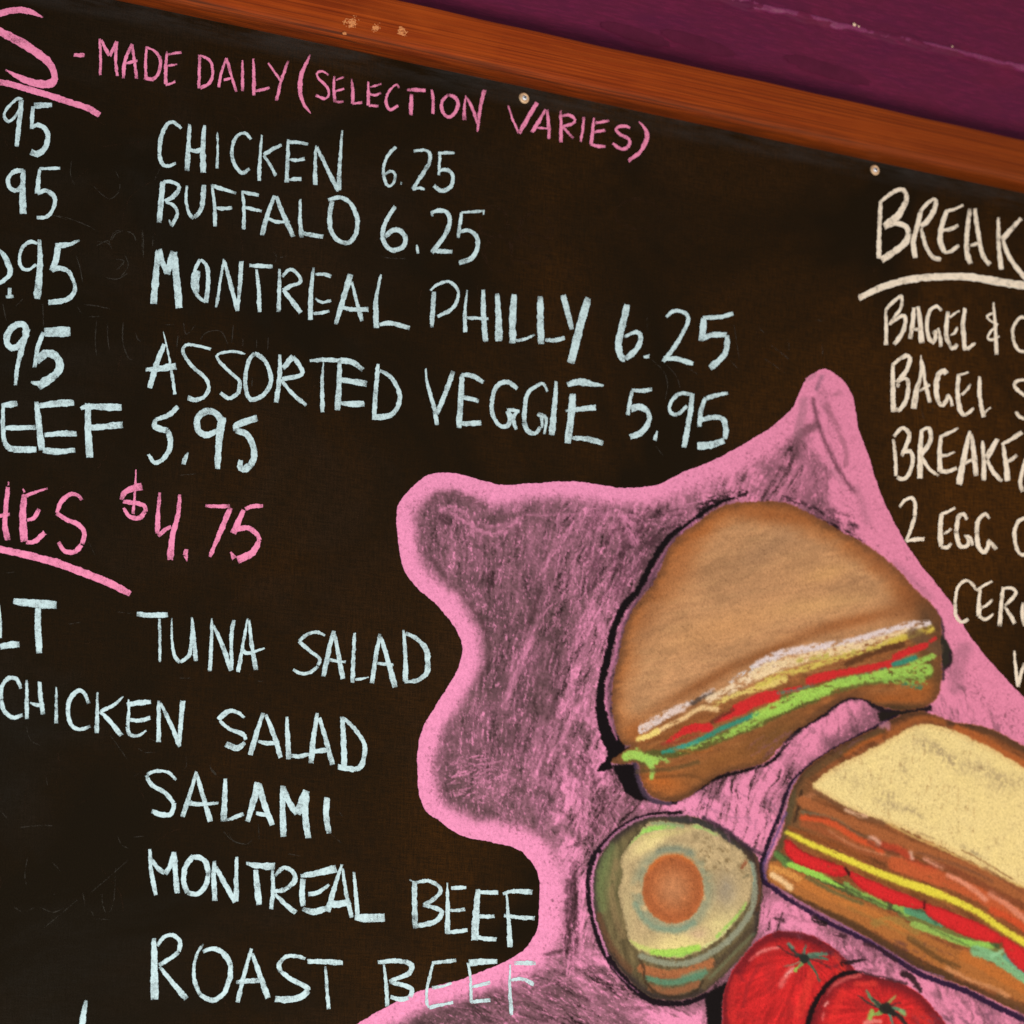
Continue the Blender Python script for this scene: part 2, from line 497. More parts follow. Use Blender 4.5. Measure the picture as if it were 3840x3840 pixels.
for q in ((2840 + 705 / 1.932, 178 / 1.932, .0030, .0020), (2840 + 735 / 1.932, 190 / 1.932, .0013, .0012), (2840 + 1412 / 1.932, 338 / 1.932, .0012, .0010)):
    fleck_cloud("paint_chip", [q], WALL_W + 0.0075, M_CHIP, wall)

# ------------------------------------------------------------------ chalk strokes
PXM = 0.0003                                    # one photograph pixel is about 0.3 mm on the board
def catmull(pts, closed=False, sub=10):
    pts = [tuple(p) for p in pts]
    if len(pts) < 3 and not closed: return pts
    n = len(pts); out = []
    for i in range(n if closed else n - 1):
        if closed: p0, p1, p2, p3 = pts[(i - 1) % n], pts[i], pts[(i + 1) % n], pts[(i + 2) % n]
        else: p0, p1, p2, p3 = pts[max(i - 1, 0)], pts[i], pts[i + 1], pts[min(i + 2, n - 1)]
        for k in range(sub):
            t = k / sub
            out.append(tuple(0.5 * (2 * b + (c - a) * t + (2 * a - 5 * b + 4 * c - d) * t * t + (3 * b - a - 3 * c + d) * t ** 3)
                             for a, b, c, d in zip(p0, p1, p2, p3)))
    if not closed: out.append(pts[-1])
    return out

def parse_stroke(txt, ox, oy, S=1.932):
    txt = txt.strip(); smooth = txt.startswith('~')
    if smooth: txt = txt[1:]
    tok = txt.split()
    w0 = w1 = 30.0
    if ',' not in tok[0]:
        h = tok.pop(0).split('>'); w0 = float(h[0]); w1 = float(h[-1])
    pts = []
    for i, q in enumerate(tok):
        a = [float(z) for z in q.split(',')]
        w = a[2] if len(a) > 2 else w0 + (w1 - w0) * i / max(len(tok) - 1, 1)
        pts.append((ox + a[0] / S, oy + a[1] / S, w / S))
    return catmull(pts) if smooth else pts

def ribbon(strokes, base_w, step=0.00004):
    """Ribbons lying on the board; returns verts, faces and the st attribute."""
    vs, fs, st = [], [], []
    COL = (-1.35, -1.0, -0.45, 0.45, 1.0, 1.35)
    for si, pts in enumerate(strokes):
        w = base_w + si * step
        # resample evenly
        P2 = np.array(pts); seg = np.hypot(*np.diff(P2[:, :2], axis=0).T); L = np.concatenate([[0], np.cumsum(seg)])
        if L[-1] < 1: continue
        n = max(int(L[-1] / 9) + 2, 3)
        ext = 2.5
        ss = np.linspace(-ext, L[-1] + ext, n)
        X = np.interp(ss, L, P2[:, 0]); Y = np.interp(ss, L, P2[:, 1]); W = np.interp(ss, L, P2[:, 2])
        d0 = (P2[1, :2] - P2[0, :2]); d0 = d0 / (np.hypot(*d0) + 1e-9)
        d1 = (P2[-1, :2] - P2[-2, :2]); d1 = d1 / (np.hypot(*d1) + 1e-9)
        X[0] = P2[0, 0] - d0[0] * ext; Y[0] = P2[0, 1] - d0[1] * ext
        X[-1] = P2[-1, 0] + d1[0] * ext; Y[-1] = P2[-1, 1] + d1[1] * ext
        TX = np.gradient(X); TY = np.gradient(Y); q = np.hypot(TX, TY) + 1e-9
        NX, NY = -TY / q, TX / q
        b = len(vs)
        for i in range(n):
            hw = W[i] / 2 * 0.98
            fr = min(i, n - 1 - i) / 3.0
            wob = (1 + min(0.07, 1.0 / hw) * math.sin(i * 0.9 + 2.1 * math.sin(i * 0.37 + X[0]) + si * 3)) * (1 if fr >= 1 else 0.84 + 0.16 * fr)
            e = min(ss[i], L[-1] - ss[i]) * PXM * 1000
            for c in COL:
                u, v = at(X[i] + NX[i] * hw * c * wob, Y[i] + NY[i] * hw * c * wob, w)
                vs.append(P(u, v, w)); st.append((c, hw * PXM * 1000, e))
        m = len(COL)
        for i in range(n - 1):
            for j in range(m - 1):
                a = b + i * m + j
                fs.append((a, a + m, a + m + 1, a + 1))
    return vs, fs, st

def stroke_obj(name, strokes, mat, parent, base_w=0.0009, step=0.00004):
    vs, fs, st = ribbon(strokes, base_w, step)
    o = mesh_obj(name, vs, fs, mat, parent)
    a = o.data.attributes.new("st", 'FLOAT_VECTOR', 'POINT')
    a.data.foreach_set("vector", np.array(st, dtype=np.float32).ravel())
    return o

def build_letters(data):
    ox = oy = 0.0; line = None; col = "blue"
    for row in data.strip().splitlines():
        row = row.strip()
        if not row: continue
        if row[0] == '@':
            ox, oy = (float(q) for q in row[1:].split())
        elif row[0] == '#':
            head, lab = row[1:].strip().split('|')
            col = head.split()[0]; what = head.split()[1]
            line = empty({"heading": "menu_heading", "line": "menu_line", "price": "menu_price", "mark": "chalk_mark"}[what], board)
            line["label"] = lab
        else:
            ch, body = row[1:].strip().split('|', 1) if '|' in row[:5] else (row[2], row[4:])
            ch = row[2]; body = row[row.index(ch, 2) + 1:].strip().lstrip('|')
            strokes = [parse_stroke(s, ox, oy) for s in body.split('|')]
            nm = "underline" if ch == '_' else ("digit" if ch.isdigit() else ("punctuation" if ch in ".-()$&" else "letter"))
            stroke_obj(nm, strokes, CHALK[col], line)
LETTERS = r'''
# pink heading|large pink chalk letter S ending the cut heading, with a thick slanting underline
@ 0 0
= S |~310,127,10 220,85,40 120,72,48 0,98,48 -70,130,40 -90,180,50 0,228,58 120,290,62 250,370,62 350,450,55 395,540,50 375,600,60 270,605,58 150,565,40 40,505,14
= _ |~-60,585,44 60,605,44 150,632,46 350,690,48 550,755,46 640,785,48 722,835,54
# pink line|pink chalk line reading MADE DAILY (SELECTION VARIES)
= - |32 535,398 615,400
= M |~18>22 722,280 728,400 728,545|24 733,290 792,408|~24 845,300 795,408|~22>26 848,305 838,430 850,550
= A |~26>26 958,320 905,440 893,568|~22>24 958,325 975,450 990,570|22 912,458 995,440
= D |~16>26 1062,335 1055,450 1060,580|~20>28 1065,345 1120,370 1160,430 1152,520 1110,572 1045,560
= E |~18>32 1210,370 1202,480 1200,612|20 1210,395 1315,377|18 1205,477 1285,465|~22 1200,615 1230,608 1270,590
= D |24 1447,397 1440,640|~18>26 1450,400 1520,440 1542,520 1520,600 1450,638
= A |~20>26 1640,420 1600,540 1585,632|~22 1640,420 1680,560 1712,665|20 1622,578 1688,562
= I |16>26 1757,435 1757,660
@ 900 0
= L |~16>28 95,425 100,550 100,692|22 105,662 218,636
= Y |16 203,455 297,590|~18>26 350,440 297,590 265,728
= ( |~510,395,12 470,480,26 440,560,32 435,660,32 460,750,26 512,822,8
= S |~16>22 640,543 600,517 558,528 570,570 630,630 645,680 615,715 550,690
= E |~18>26 685,550 680,650 688,740|~14 692,582 720,570 752,558|18 690,660 755,643|~18 690,735 718,740 750,735
= L |~14>30 808,565 816,650 818,750|20 815,750 885,742
= E |~14>30 930,590 930,680 930,765|16 940,633 1025,608|~18 935,680 980,690 1020,672|20 935,765 1005,768
= C |~16>24 1150,638 1135,612 1080,660 1058,730 1085,795 1145,765
= T |24>30 1210,650 1345,655|28>34 1243,680 1237,835
= I |~18>28 1390,650 1400,740 1397,825
= O |~24>28 1508,688 1462,740 1468,810 1515,848 1562,810 1580,745 1550,700 1508,688
= N |~14>32 1637,690 1625,790 1626,870|~22 1642,705 1690,800 1720,900|~32>18 1772,650 1742,770 1720,955
@ 1800 0
= V |~14>20 205,765 235,860 280,965|~32 412,745 350,850 285,965
= A |~20>36 475,790 420,890 375,960|~24 485,795 497,900 500,1008|16 410,925 515,932
= R |~18>28 585,800 587,900 587,1030|~22 590,840 650,835 690,870 665,898 595,915|20 602,920 675,1002
= I |~20 752,848 743,950 728,1028
= E |~14>34 825,850 815,960 805,1045|22 835,892 938,875|22 820,958 905,943|~24 800,1045 850,1058 910,1060
= S |~24 1090,928 1045,912 985,932 1010,970 1080,1010 1075,1060 1025,1080 960,1037
= ) |~1150,880,10 1200,940,26 1207,1005,32 1160,1100,28 1075,1165,26
# blue price|light blue chalk price ending 95, top of the left edge
@ 0 0
= 9 |~22 160,722 130,712 65,770 30,830 55,882 100,855 140,800|~38>34 155,725 140,880 120,1060
= 5 |50>36 245,765 378,760|~30 240,770 232,850 230,935|~28>52 232,925 270,903 325,930 348,1000 320,1080 270,1115 222,1100
# blue price|light blue chalk price ending 95, second from the top at the left edge
= 9 |~32 170,1235 100,1245 57,1300 72,1360 125,1380 168,1330|~32>56 170,1230 163,1380 168,1550
= 5 |24 285,1222 437,1218|~24>44 288,1225 277,1320 270,1405|~34>28 270,1405 330,1380 393,1425 390,1500 340,1570 265,1575
# blue line|light blue chalk line reading CHICKEN 6.25
= C |~22>34 1312,932 1262,887 1210,902 1165,1000 1155,1110|~34>24 1155,1110 1165,1165 1200,1205 1275,1182
= H |~24>42 1375,900 1365,1060 1355,1240|~26>46 1483,905 1470,1060 1472,1250|~30 1370,1080 1420,1095 1485,1068
= I |~14>24 1575,955 1577,1080 1572,1220
= C |~24>26 1820,1010 1775,965 1718,985 1682,1070 1690,1170 1750,1252 1808,1222
@ 900 0
= K |~14>30 160,980 147,1100 138,1310|~26>30 300,1050 230,1085 172,1122|~22 170,1125 215,1190 260,1272
= E |~18>34 348,1010 345,1150 338,1320|~28>22 350,1028 420,1032 495,1045|~20>30 352,1155 410,1160 468,1150|~20>36 345,1302 400,1297 445,1297
= N |~16>34 550,1050 545,1200 545,1340|~24>36 557,1065 630,1220 715,1385|~14>38 740,945 725,1160 715,1380
= 6 |~24>20 1128,1065 1070,1130 1040,1220 1050,1310 1085,1350 1120,1310 1122,1258 1085,1240 1050,1268
= . |26 1162,1326 1175,1330
= 2 |~20>30 1260,1095 1330,1087 1375,1110 1370,1180 1310,1280 1250,1370|~22 1250,1372 1295,1362 1338,1372
= 5 |20>28 1555,1107 1435,1110|20 1450,1115 1440,1270|~24>32 1440,1240 1500,1230 1542,1275 1528,1350 1465,1383 1405,1345
# blue line|light blue chalk line reading BUFFALO 6.25
@ 0 0
= B |42 1180,1315 1152,1615|~26>34 1180,1320 1240,1317 1298,1352 1260,1420 1195,1458|~22>30 1200,1465 1260,1490 1285,1550 1240,1640|12>24 1225,1590 1240,1635
= U |~22>26 1355,1345 1348,1450 1372,1550 1405,1582|~30>40 1405,1580 1455,1520 1470,1430 1478,1340
= F |~18>32 1535,1338 1555,1480 1557,1640|~30>24 1535,1345 1620,1370 1710,1402|~26 1555,1503 1620,1512 1680,1503
= F |~18>30 1755,1380 1767,1500 1767,1660|26 1755,1390 1875,1415|~24 1770,1503 1830,1515 1895,1530
@ 900 0
= A |~30>36 252,1415 200,1550 160,1705|~30>38 262,1425 320,1570 385,1715|~24 188,1575 260,1605 362,1608
= L |~20>34 437,1440 435,1580 447,1720|28>36 450,1690 602,1715
= O |~30>36 640,1450 720,1430 800,1472 848,1580 840,1690 790,1755 715,1745 658,1670 650,1560 668,1455
= 6 |~30>38 1125,1495 1070,1580 1035,1670 1045,1760 1100,1812 1178,1790 1200,1730 1165,1675 1108,1668 1050,1718
= . |16>26 1280,1770 1290,1838
= 2 |~28>36 1390,1540 1440,1525 1500,1540 1520,1610 1480,1710 1390,1830|36>30 1395,1815 1538,1825|16 1387,1530 1392,1565
= 5 |~20 1605,1538 1680,1535 1765,1527|14 1765,1520 1763,1558|~24 1605,1540 1592,1630 1580,1725|~28>38 1585,1685 1650,1668 1712,1710 1720,1790 1680,1868 1588,1905
# blue line|light blue chalk line reading MONTREAL PHILLY 6.25
@ 0 860
= M |~36>56 1145,150 1130,330 1113,540|~34>40 1160,140 1175,230 1210,320|~50>44 1255,160 1235,240 1212,325|~50>56 1262,165 1278,350 1298,570
= O |~30>24 1450,218 1410,300 1395,400 1430,480 1490,530|~22>40 1455,220 1500,270 1508,390 1490,530|~40>44 1440,300 1420,380 1425,460
= N |~18>22 1622,215 1595,380 1567,565|~24>34 1625,220 1670,400 1722,592|~36>22 1748,232 1738,400 1722,592
@ 900 860
= T |~26>34 68,262 140,265 238,270|~22>34 120,290 135,430 143,600
= R |~20>36 287,285 285,430 278,600|~24>30 305,345 365,290 430,340 435,385 370,410 310,440|~30>40 312,440 370,510 440,602
= E |~20>42 535,275 515,430 510,655|~20>34 545,325 610,325 660,342|~22 545,500 590,528 660,515|~26 530,612 590,605 648,590
= A |~44>34 802,325 755,480 693,690|~20>34 810,380 850,540 885,665|~22>40 712,555 800,580 930,580
= L |~16>46 1022,325 985,520 988,715|~30>38 1010,690 1090,680 1228,715
= P |~34>32 1405,450 1398,560 1390,710|~20>28 1380,445 1430,400 1510,380 1575,430 1575,510 1530,580 1430,632
= H |~14>32 1647,440 1630,590 1632,745|~32>40 1762,435 1765,620 1780,815|22 1645,640 1800,648
= I |~34>56 1863,465 1873,620 1875,810
@ 1800 860
= L |~42>52 248,470 238,620 235,825|~26>16 260,805 330,795 397,762
= L |~44>52 437,485 437,640 443,830|~26>34 470,800 540,803 615,787
= Y |~44>36 602,475 635,600 665,725|~52>60 785,495 725,700 658,970
= 6 |~48>52 1067,545 1030,700 1003,830 1020,920 1055,940|~24>44 1045,780 1125,745 1165,775 1140,860 1055,940
= . |20>36 1185,925 1228,922
= 2 |~24>34 1350,635 1410,590 1490,610 1505,670 1430,820 1325,960|~34>36 1330,935 1430,940 1545,975
= 5 |~34>28 1835,608 1740,635 1615,640|~46>52 1620,640 1615,740 1600,810|~40>36 1600,800 1680,765 1785,765|~36>48 1790,765 1775,900 1665,1005
# blue price|light blue chalk price ending .95, third from the top at the left edge
@ 0 860
= 0 |~-80,180,20 -10,150,20 45,220,40 75,310,42 40,360,34 -20,400,24
= . |~30 70,425 68,490|26 40,490 100,485
= 9 |~26>24 270,105 220,90 165,130 140,210 160,280 215,290 262,250|~28>58 285,75 290,250 268,505
= 5 |~20>44 577,78 500,110 400,118|~50>44 420,125 405,220 375,300|~42>26 375,300 430,280 500,310 540,400|~30>44 540,390 540,450 480,510 350,530
# blue price|light blue chalk price ending 95, fourth from the top at the left edge
= 9 |~52>46 185,770 180,700 125,690 65,740 50,820 90,860 150,830 195,760|~44>26 200,720 150,900 125,1000 112,1130
= 5 |70>76 320,745 510,740|~36>30 315,745 275,850 250,1000|~60>54 265,960 330,900 400,915 435,990 400,1060|~60>70 405,1050 350,1090 275,1140|~20>40 225,1105 260,1115 330,1110
# blue line|light blue chalk line reading ASSORTED VEGGIE 5.95
= A |~34>44 1192,830 1140,960 1083,1150|~6>26 1183,740 1225,930 1268,1195|~30>56 1055,1015 1150,1010 1275,990
= S |~22>30 1527,870 1440,845 1350,838 1325,890 1390,990 1490,1080 1510,1160 1470,1225|~34>40 1480,1215 1420,1235 1360,1220
= S |~18>30 1778,905 1700,885 1590,900 1575,935 1650,1020 1735,1100 1725,1190|~34>28 1725,1185 1660,1225 1597,1185
@ 900 860
= O |~30>34 105,900 60,960 38,1090 50,1190 90,1235 180,1190 225,1100 205,1000 160,930 105,900
= R |~26>38 288,905 288,1050 262,1255|~46>34 385,920 310,1010|~32>36 385,920 450,1020 430,1060 300,1085|~26>32 295,1085 370,1180 480,1275
= T |~22>36 505,952 600,945 730,950|~12>34 605,965 595,1100 597,1325
= E |~30>46 720,960 718,1110 705,1310|~50>34 725,950 820,965 890,1020|~30>50 700,1085 800,1100 920,1120|~28>50 720,1255 800,1265 900,1262
= D |~30>34 1000,975 985,1150 970,1380|~28>38 1010,1020 1100,1080 1155,1190 1140,1290 1090,1350|~44>50 1100,1345 1030,1360 960,1358
= V |~12>34 1345,1010 1360,1130 1420,1330|~34 1410,1320 1428,1415|~38>34 1545,1030 1490,1180 1425,1340
= E |~36>44 1610,1050 1600,1220 1585,1440|~32>36 1605,1055 1680,1060 1765,1110|~36>30 1590,1215 1650,1225 1730,1245|~32>46 1600,1405 1670,1408 1748,1400
@ 1800 860
= G |~36>30 270,1155 200,1105 130,1130 95,1200 85,1300 105,1380|~30>40 100,1370 150,1425 200,1420 220,1370 200,1315|~28 195,1310 240,1310 285,1320|~26>30 270,1320 240,1370 262,1450
= G |~20>34 490,1175 455,1115 400,1140 345,1190 325,1290 320,1400|~40>26 320,1400 345,1460 400,1478 440,1430|~20 415,1340 445,1360 450,1440|~34>18 420,1340 480,1370 465,1485
= I |~24>50 552,1100 540,1280 518,1490
= E |~50>52 672,1190 660,1350 635,1550|~40>56 632,1125 720,1105 790,1115|~56>16 740,1110 810,1120 895,1132|~20>50 620,1315 740,1300 840,1290|~30>44 665,1510 780,1520 890,1550
= 5 |~26>30 1245,1160 1170,1170 1100,1165|~24>32 1105,1165 1085,1250 1070,1345|~56>40 1090,1305 1160,1285 1215,1320|~34>48 1215,1310 1225,1390 1170,1470 1085,1505
= . |12>34 1285,1460 1265,1530
= 9 |~30>26 1540,1200 1450,1190 1385,1250 1375,1320 1430,1340 1500,1280|~36>38 1540,1190 1520,1350 1478,1580
= 5 |~24>36 1798,1185 1720,1200 1635,1225|~32>34 1635,1215 1600,1320 1590,1430|~36>40 1590,1390 1660,1365 1750,1370 1780,1430 1775,1520|~44>60 1770,1530 1680,1560 1575,1570
# blue line|light blue chalk line reading EEF 5.95, the end of BEEF 5.95
@ 0 860
= E |~26>36 25,1270 20,1400 30,1540|~36>50 30,1530 80,1590 265,1595|~36>50 10,1275 60,1270 125,1260|34>40 30,1440 260,1435
= E |~34>56 265,1250 280,1400 305,1600|~44>50 280,1280 380,1265 535,1255|~36>44 320,1490 440,1480 555,1480|~48>36 310,1600 420,1610 545,1600
= F |~40>60 635,1260 638,1440 650,1655|~26>56 585,1300 640,1285 880,1290|~40>52 640,1440 750,1430 890,1415
= 5 |~40>34 1290,1285 1220,1345 1125,1380|~30>50 1130,1375 1120,1430 1215,1460|~44>34 1210,1455 1235,1520 1225,1600 1170,1680|~36>26 1180,1670 1120,1690 1075,1630
= . |~14>40 1365,1615 1345,1650 1330,1705
= 9 |~50>44 1600,1380 1560,1330 1490,1320 1430,1370 1440,1460 1500,1490 1570,1460|~60>44 1615,1360 1590,1500 1575,1735
= 5 |~54>44 1865,1365 1790,1390 1715,1420 1710,1460|~46>50 1705,1460 1780,1480 1830,1560 1840,1650 1810,1720|~60>36 1815,1710 1765,1740 1740,1720 1745,1670
# cream heading|large cream chalk heading reading BREAK with an arched underline
@ 2840 0
= B |~28>34 895,1460 885,1640 880,1872|~28>34 895,1460 980,1395 1045,1372 1080,1410 1078,1470|~40>56 1078,1460 1020,1560 920,1640|~34>42 920,1650 1000,1618 1075,1640 1097,1690|~44>50 1097,1690 1060,1770 900,1885
= R |~34>40 1185,1530 1150,1670 1130,1760 1145,1870|~26>40 1180,1530 1240,1465 1288,1445 1288,1500 1240,1590 1185,1640|~26>32 1185,1650 1220,1780 1270,1860 1332,1882
= E |~30>44 1375,1520 1335,1640 1325,1740 1355,1825|~28>16 1370,1530 1430,1515 1492,1485|~26 1345,1668 1400,1660 1460,1630|~28 1350,1825 1400,1822 1462,1775
= A |~30>42 1540,1510 1518,1700 1518,1830 1545,1910|~30>34 1575,1510 1600,1700 1635,1850 1685,1917|26 1540,1780 1615,1757
= K |~22>44 1747,1575 1748,1760 1765,1930 1770,1955|~28>40 1912,1582 1840,1660 1770,1740|~28>34 1780,1740 1830,1870 1950,2030
@ 2840 860
= _ |~46>60 735,500 900,420 1100,365 1300,345 1530,345 1750,380 1950,410|30 730,480 765,490
# cream line|cream chalk line reading BAGEL and C, first under the breakfast heading
= B |~22>30 930,580 933,700 933,838|~24>28 925,590 980,530 1048,475|~20>28 1050,480 1040,570 990,640 960,695|~24>34 965,680 1050,625 1075,660 1050,750 990,835
= A |~30>34 1135,565 1125,680 1108,795|~28>44 1165,560 1180,680 1192,825|24 1120,725 1185,722
= G |~24>32 1335,590 1300,558 1250,590 1228,690 1245,790 1285,825|~34>24 1265,825 1290,790 1290,730|~26 1270,750 1310,745|~18>30 1310,715 1325,780 1330,850
= E |~28>32 1382,595 1370,690 1370,780 1395,840|~16 1395,640 1430,610 1465,590|~20 1395,770 1430,750 1450,705|~30 1390,840 1420,865 1450,830
= L |~28>34 1505,570 1490,700 1505,880|~36>18 1520,870 1550,845 1582,825
= & |~16>32 1710,530 1725,720 1733,910|~16>20 1708,605 1665,630 1690,665 1740,690 1690,740 1670,785 1700,800 1755,775
= C |~24 1960,660 1920,635 1880,660 1850,730 1860,820 1900,880 1950,885
# cream line|cream chalk line reading BAGEL S, second under the breakfast heading
= B |~26>40 983,980 982,1150 985,1325|~28>36 980,985 1030,940 1085,915 1105,950 1070,1040 1010,1110|~30 1005,1130 1030,1135|~28>34 1020,1100 1075,1080 1095,1130 1080,1230 1030,1310 1000,1300
= A |~14>50 1185,910 1185,1050 1150,1180 1132,1300|~26>28 1190,940 1215,1100 1250,1255|~22 1170,1170 1220,1145 1250,1125
= G |~44>34 1370,1050 1350,1025 1310,1060 1295,1160 1310,1250|~34>26 1305,1230 1335,1280 1370,1240 1375,1200|~18>26 1375,1195 1400,1225 1412,1280
= E |~28>40 1460,1050 1450,1180 1470,1310 1505,1350|~22>16 1460,1055 1500,1045 1530,1035|~26>18 1480,1200 1520,1160 1547,1120|~28>22 1500,1350 1535,1325 1570,1295
= L |~26>34 1612,1065 1610,1200 1640,1360|~24>12 1640,1340 1665,1310 1692,1290
= S |~22>28 1945,1090 1880,1100 1865,1140 1940,1210|~28>24 1875,1320 1900,1360 1950,1375
# cream line|cream chalk line reading BREAKF, third under the breakfast heading
= B |~24>28 985,1520 1000,1650 1003,1790|~28>32 990,1500 1050,1440 1100,1480 1090,1540 1045,1640|~28>32 1045,1620 1110,1610 1125,1680 1100,1770 1055,1810 1010,1795
= R |~30>42 1190,1455 1180,1620 1178,1805|~26>36 1185,1460 1240,1440 1258,1500 1240,1560 1180,1640|~26>24 1190,1650 1250,1740 1315,1785
= E |~26>40 1330,1490 1320,1620 1325,1755|~30>16 1330,1500 1390,1475 1455,1440|~28>18 1330,1640 1380,1635 1432,1610|~36>28 1320,1750 1380,1755 1445,1730
= A |~26>50 1540,1460 1500,1640 1460,1850|~30>40 1550,1480 1570,1640 1585,1785|~22 1500,1700 1560,1665
= K |~22>40 1632,1530 1640,1680 1640,1820|~38>44 1738,1520 1700,1590 1660,1660|~26>30 1665,1670 1710,1760 1775,1825
= F |~24>44 1780,1560 1800,1690 1815,1825|~22>34 1770,1560 1840,1520 1918,1470|~28 1810,1685 1850,1660 1882,1635
= A |~24>34 1990,1560 1935,1700 1905,1830 1925,1900|~26 1990,1570 2005,1700 2020,1900
# pink heading|pink chalk heading reading HES $4.75, the end of SANDWICHES, above a slanting underline
@ 0 1720
= H |~34>44 58,205 40,380 35,480 55,590|28>26 -30,420 70,402|~44>40 -90,210 -100,580|14>20 62,165 62,195
= E |~40>60 175,255 165,420 175,600|~12>22 165,218 178,245|~28>16 180,275 250,245 345,215|~24>40 195,445 245,430 285,365|~30>44 190,605 250,600 325,535
= S |~28>34 592,300 560,262 500,262 440,320 412,395|~32>40 412,395 480,440 570,480 610,540 595,620|~42>30 590,625 540,675 470,670 425,605
= $ |~60>34 1030,200 960,215 900,250 880,300|~34>36 890,310 970,320 1045,340 1055,385|~40>26 1050,385 1010,430 940,420 895,355|~8>24 985,80 978,220 965,400
= 4 |~22>40 1157,245 1145,400 1140,545|~30>32 1145,560 1190,520 1240,490|~24>54 1303,258 1290,400 1250,560 1232,735
= . |~30>40 1350,655 1340,700|~40>12 1345,700 1355,745
= 7 |~26>30 1485,340 1560,345 1665,345|~44>30 1670,355 1600,520 1520,712
= 5 |~26>36 1905,342 1830,345 1775,365|~36>52 1765,370 1730,450 1690,540|~40>36 1700,520 1790,500 1860,545 1880,590|~36>64 1880,590 1830,680 1720,735|~14>44 1670,675 1700,725
= _ |~-60,650,50 30,662,52 200,700,54 400,752,56 600,825,58 800,905,56 945,980,50
# blue line|light blue chalk letters LT, the end of BLT, below the pink underline
= L |~14>20 -10,1050 2,1150 5,1300|~44>52 0,1365 60,1350 140,1345
= T |~44>64 95,1030 200,1045 410,1060|~44>50 275,1075 275,1240 285,1410
# blue line|light blue chalk line reading TUNA SALAD
= T |~40>40 990,1125 1090,1135 1215,1130|~22>20 1155,1160 1158,1300 1158,1475
= U |~12>30 1245,1155 1245,1300 1265,1430 1305,1475|~30>24 1305,1475 1370,1420 1390,1300 1393,1180|~18>34 1390,1150 1405,1300 1420,1465
= N |~16>32 1535,1155 1532,1320 1520,1540|~22>42 1545,1205 1610,1350 1675,1535|~32>26 1695,1170 1675,1300 1680,1530
@ 900 2200
= A |~16>34 55,230 25,400 -15,620|~20>40 65,240 85,420 115,605|~44>16 15,460 60,482 180,445
= S |~20>30 617,355 560,330 490,345 425,395|~30>28 425,395 500,460 575,520 565,570|~28>24 565,575 510,620 440,630 385,600
= A |~30>40 680,320 640,480 605,650|~24>42 685,340 715,500 745,670|~26>20 640,525 700,540 765,545
= L |~22>34 830,335 822,500 815,695|~28>12 830,672 880,668 932,655
= A |~26>36 1015,340 985,500 955,700|~26>46 1020,360 1070,530 1125,730|26>20 990,555 1110,565
= D |~18>44 1185,312 1198,500 1198,690|~26>44 1200,335 1290,385 1350,460 1360,560|~44>24 1360,560 1350,630 1280,680 1190,690
# blue line|light blue chalk line reading CHICKEN SALAD
@ 0 2500
= C |~26>34 150,160 120,90 60,85 10,150 8,240|~34>26 8,240 30,320 90,370 165,350
= H |~18>34 193,95 195,230 195,380|~30>36 288,108 295,230 312,345|~18>34 215,260 260,275 320,285
= I |~14>30 407,145 408,280 407,412
= C |~26>36 642,265 610,190 560,175 505,240 490,320|~34>24 490,320 510,410 570,455 655,432
= K |~16>34 705,185 705,320 700,482|~16>34 895,215 820,280 725,325|~26>40 725,325 800,400 880,500
= E |~16>32 932,235 932,350 922,430|~44>36 920,275 1000,262 1095,255|~30 940,385 1020,390 1088,370|~34>16 922,430 940,490 1000,500 1062,462
= N |~26>36 1150,245 1150,400 1150,545|~24>36 1160,260 1230,400 1305,580|~44>26 1325,245 1310,400 1300,580
= S |~22>44 1770,370 1710,325 1640,330 1585,385|~26>34 1590,390 1660,450 1760,490 1780,530|~34>50 1775,550 1720,590 1635,560
@ 900 2200
= A |~30>44 168,915 120,1060 75,1220|~30>36 185,925 240,1060 295,1240|~24>36 130,1120 200,1135 285,1130
= L |~26>42 338,940 345,1080 352,1250|~34>28 360,1225 430,1230 500,1212
= A |~24>46 560,915 535,1080 515,1280|~30>40 575,950 620,1100 670,1290|~36>36 510,1190 580,1190 650,1180
= D |~34>44 740,940 750,1100 755,1300|~26>36 745,945 830,1030 900,1140 900,1230|~36>44 900,1230 870,1310 800,1320 710,1305
# blue line|light blue chalk line reading SALAMI
@ 0 2840
= S |~20>28 1277,165 1220,110 1130,100 1065,125|~28>34 1060,130 1100,200 1200,260 1255,330|~34>38 1262,330 1240,410 1170,415 1100,390
= A |~24>36 1425,100 1380,250 1322,430|~26>42 1425,120 1470,280 1525,465|~44>20 1365,330 1450,340 1585,330
@ 700 2840
= L |~28>48 280,155 275,300 268,465|~26>34 290,455 350,435 412,410
= A |~54>40 515,180 490,300 440,465|~40>46 525,190 560,330 620,490|~30>36 500,405 560,415 600,415
= M |~36>48 695,205 695,380 702,575|~40>50 700,215 740,320 800,410|~48>56 862,240 830,330 805,415|~52>46 868,245 858,400 880,585
= I |~48>40 1018,290 1010,420 1032,550
# blue line|light blue chalk line reading MONTREAL BEEF
@ 0 2840
= M |~22>36 1085,665 1095,820 1130,1000|~28>40 1090,730 1140,800 1195,840|~40>34 1195,845 1230,790 1258,690|~34>44 1262,685 1270,820 1285,985
= O |~40>36 1400,715 1345,790 1330,900 1360,980|~36>38 1360,980 1430,990 1490,930 1510,840|~38>40 1510,840 1490,760 1440,725 1390,725
= N |~30>42 1552,750 1548,880 1557,1040|~34>40 1560,790 1620,900 1705,1050|~24>40 1715,720 1712,860 1712,1045
@ 700 2840
= T |~24>60 430,768 520,785 640,790|~40>48 500,815 510,930 525,1070
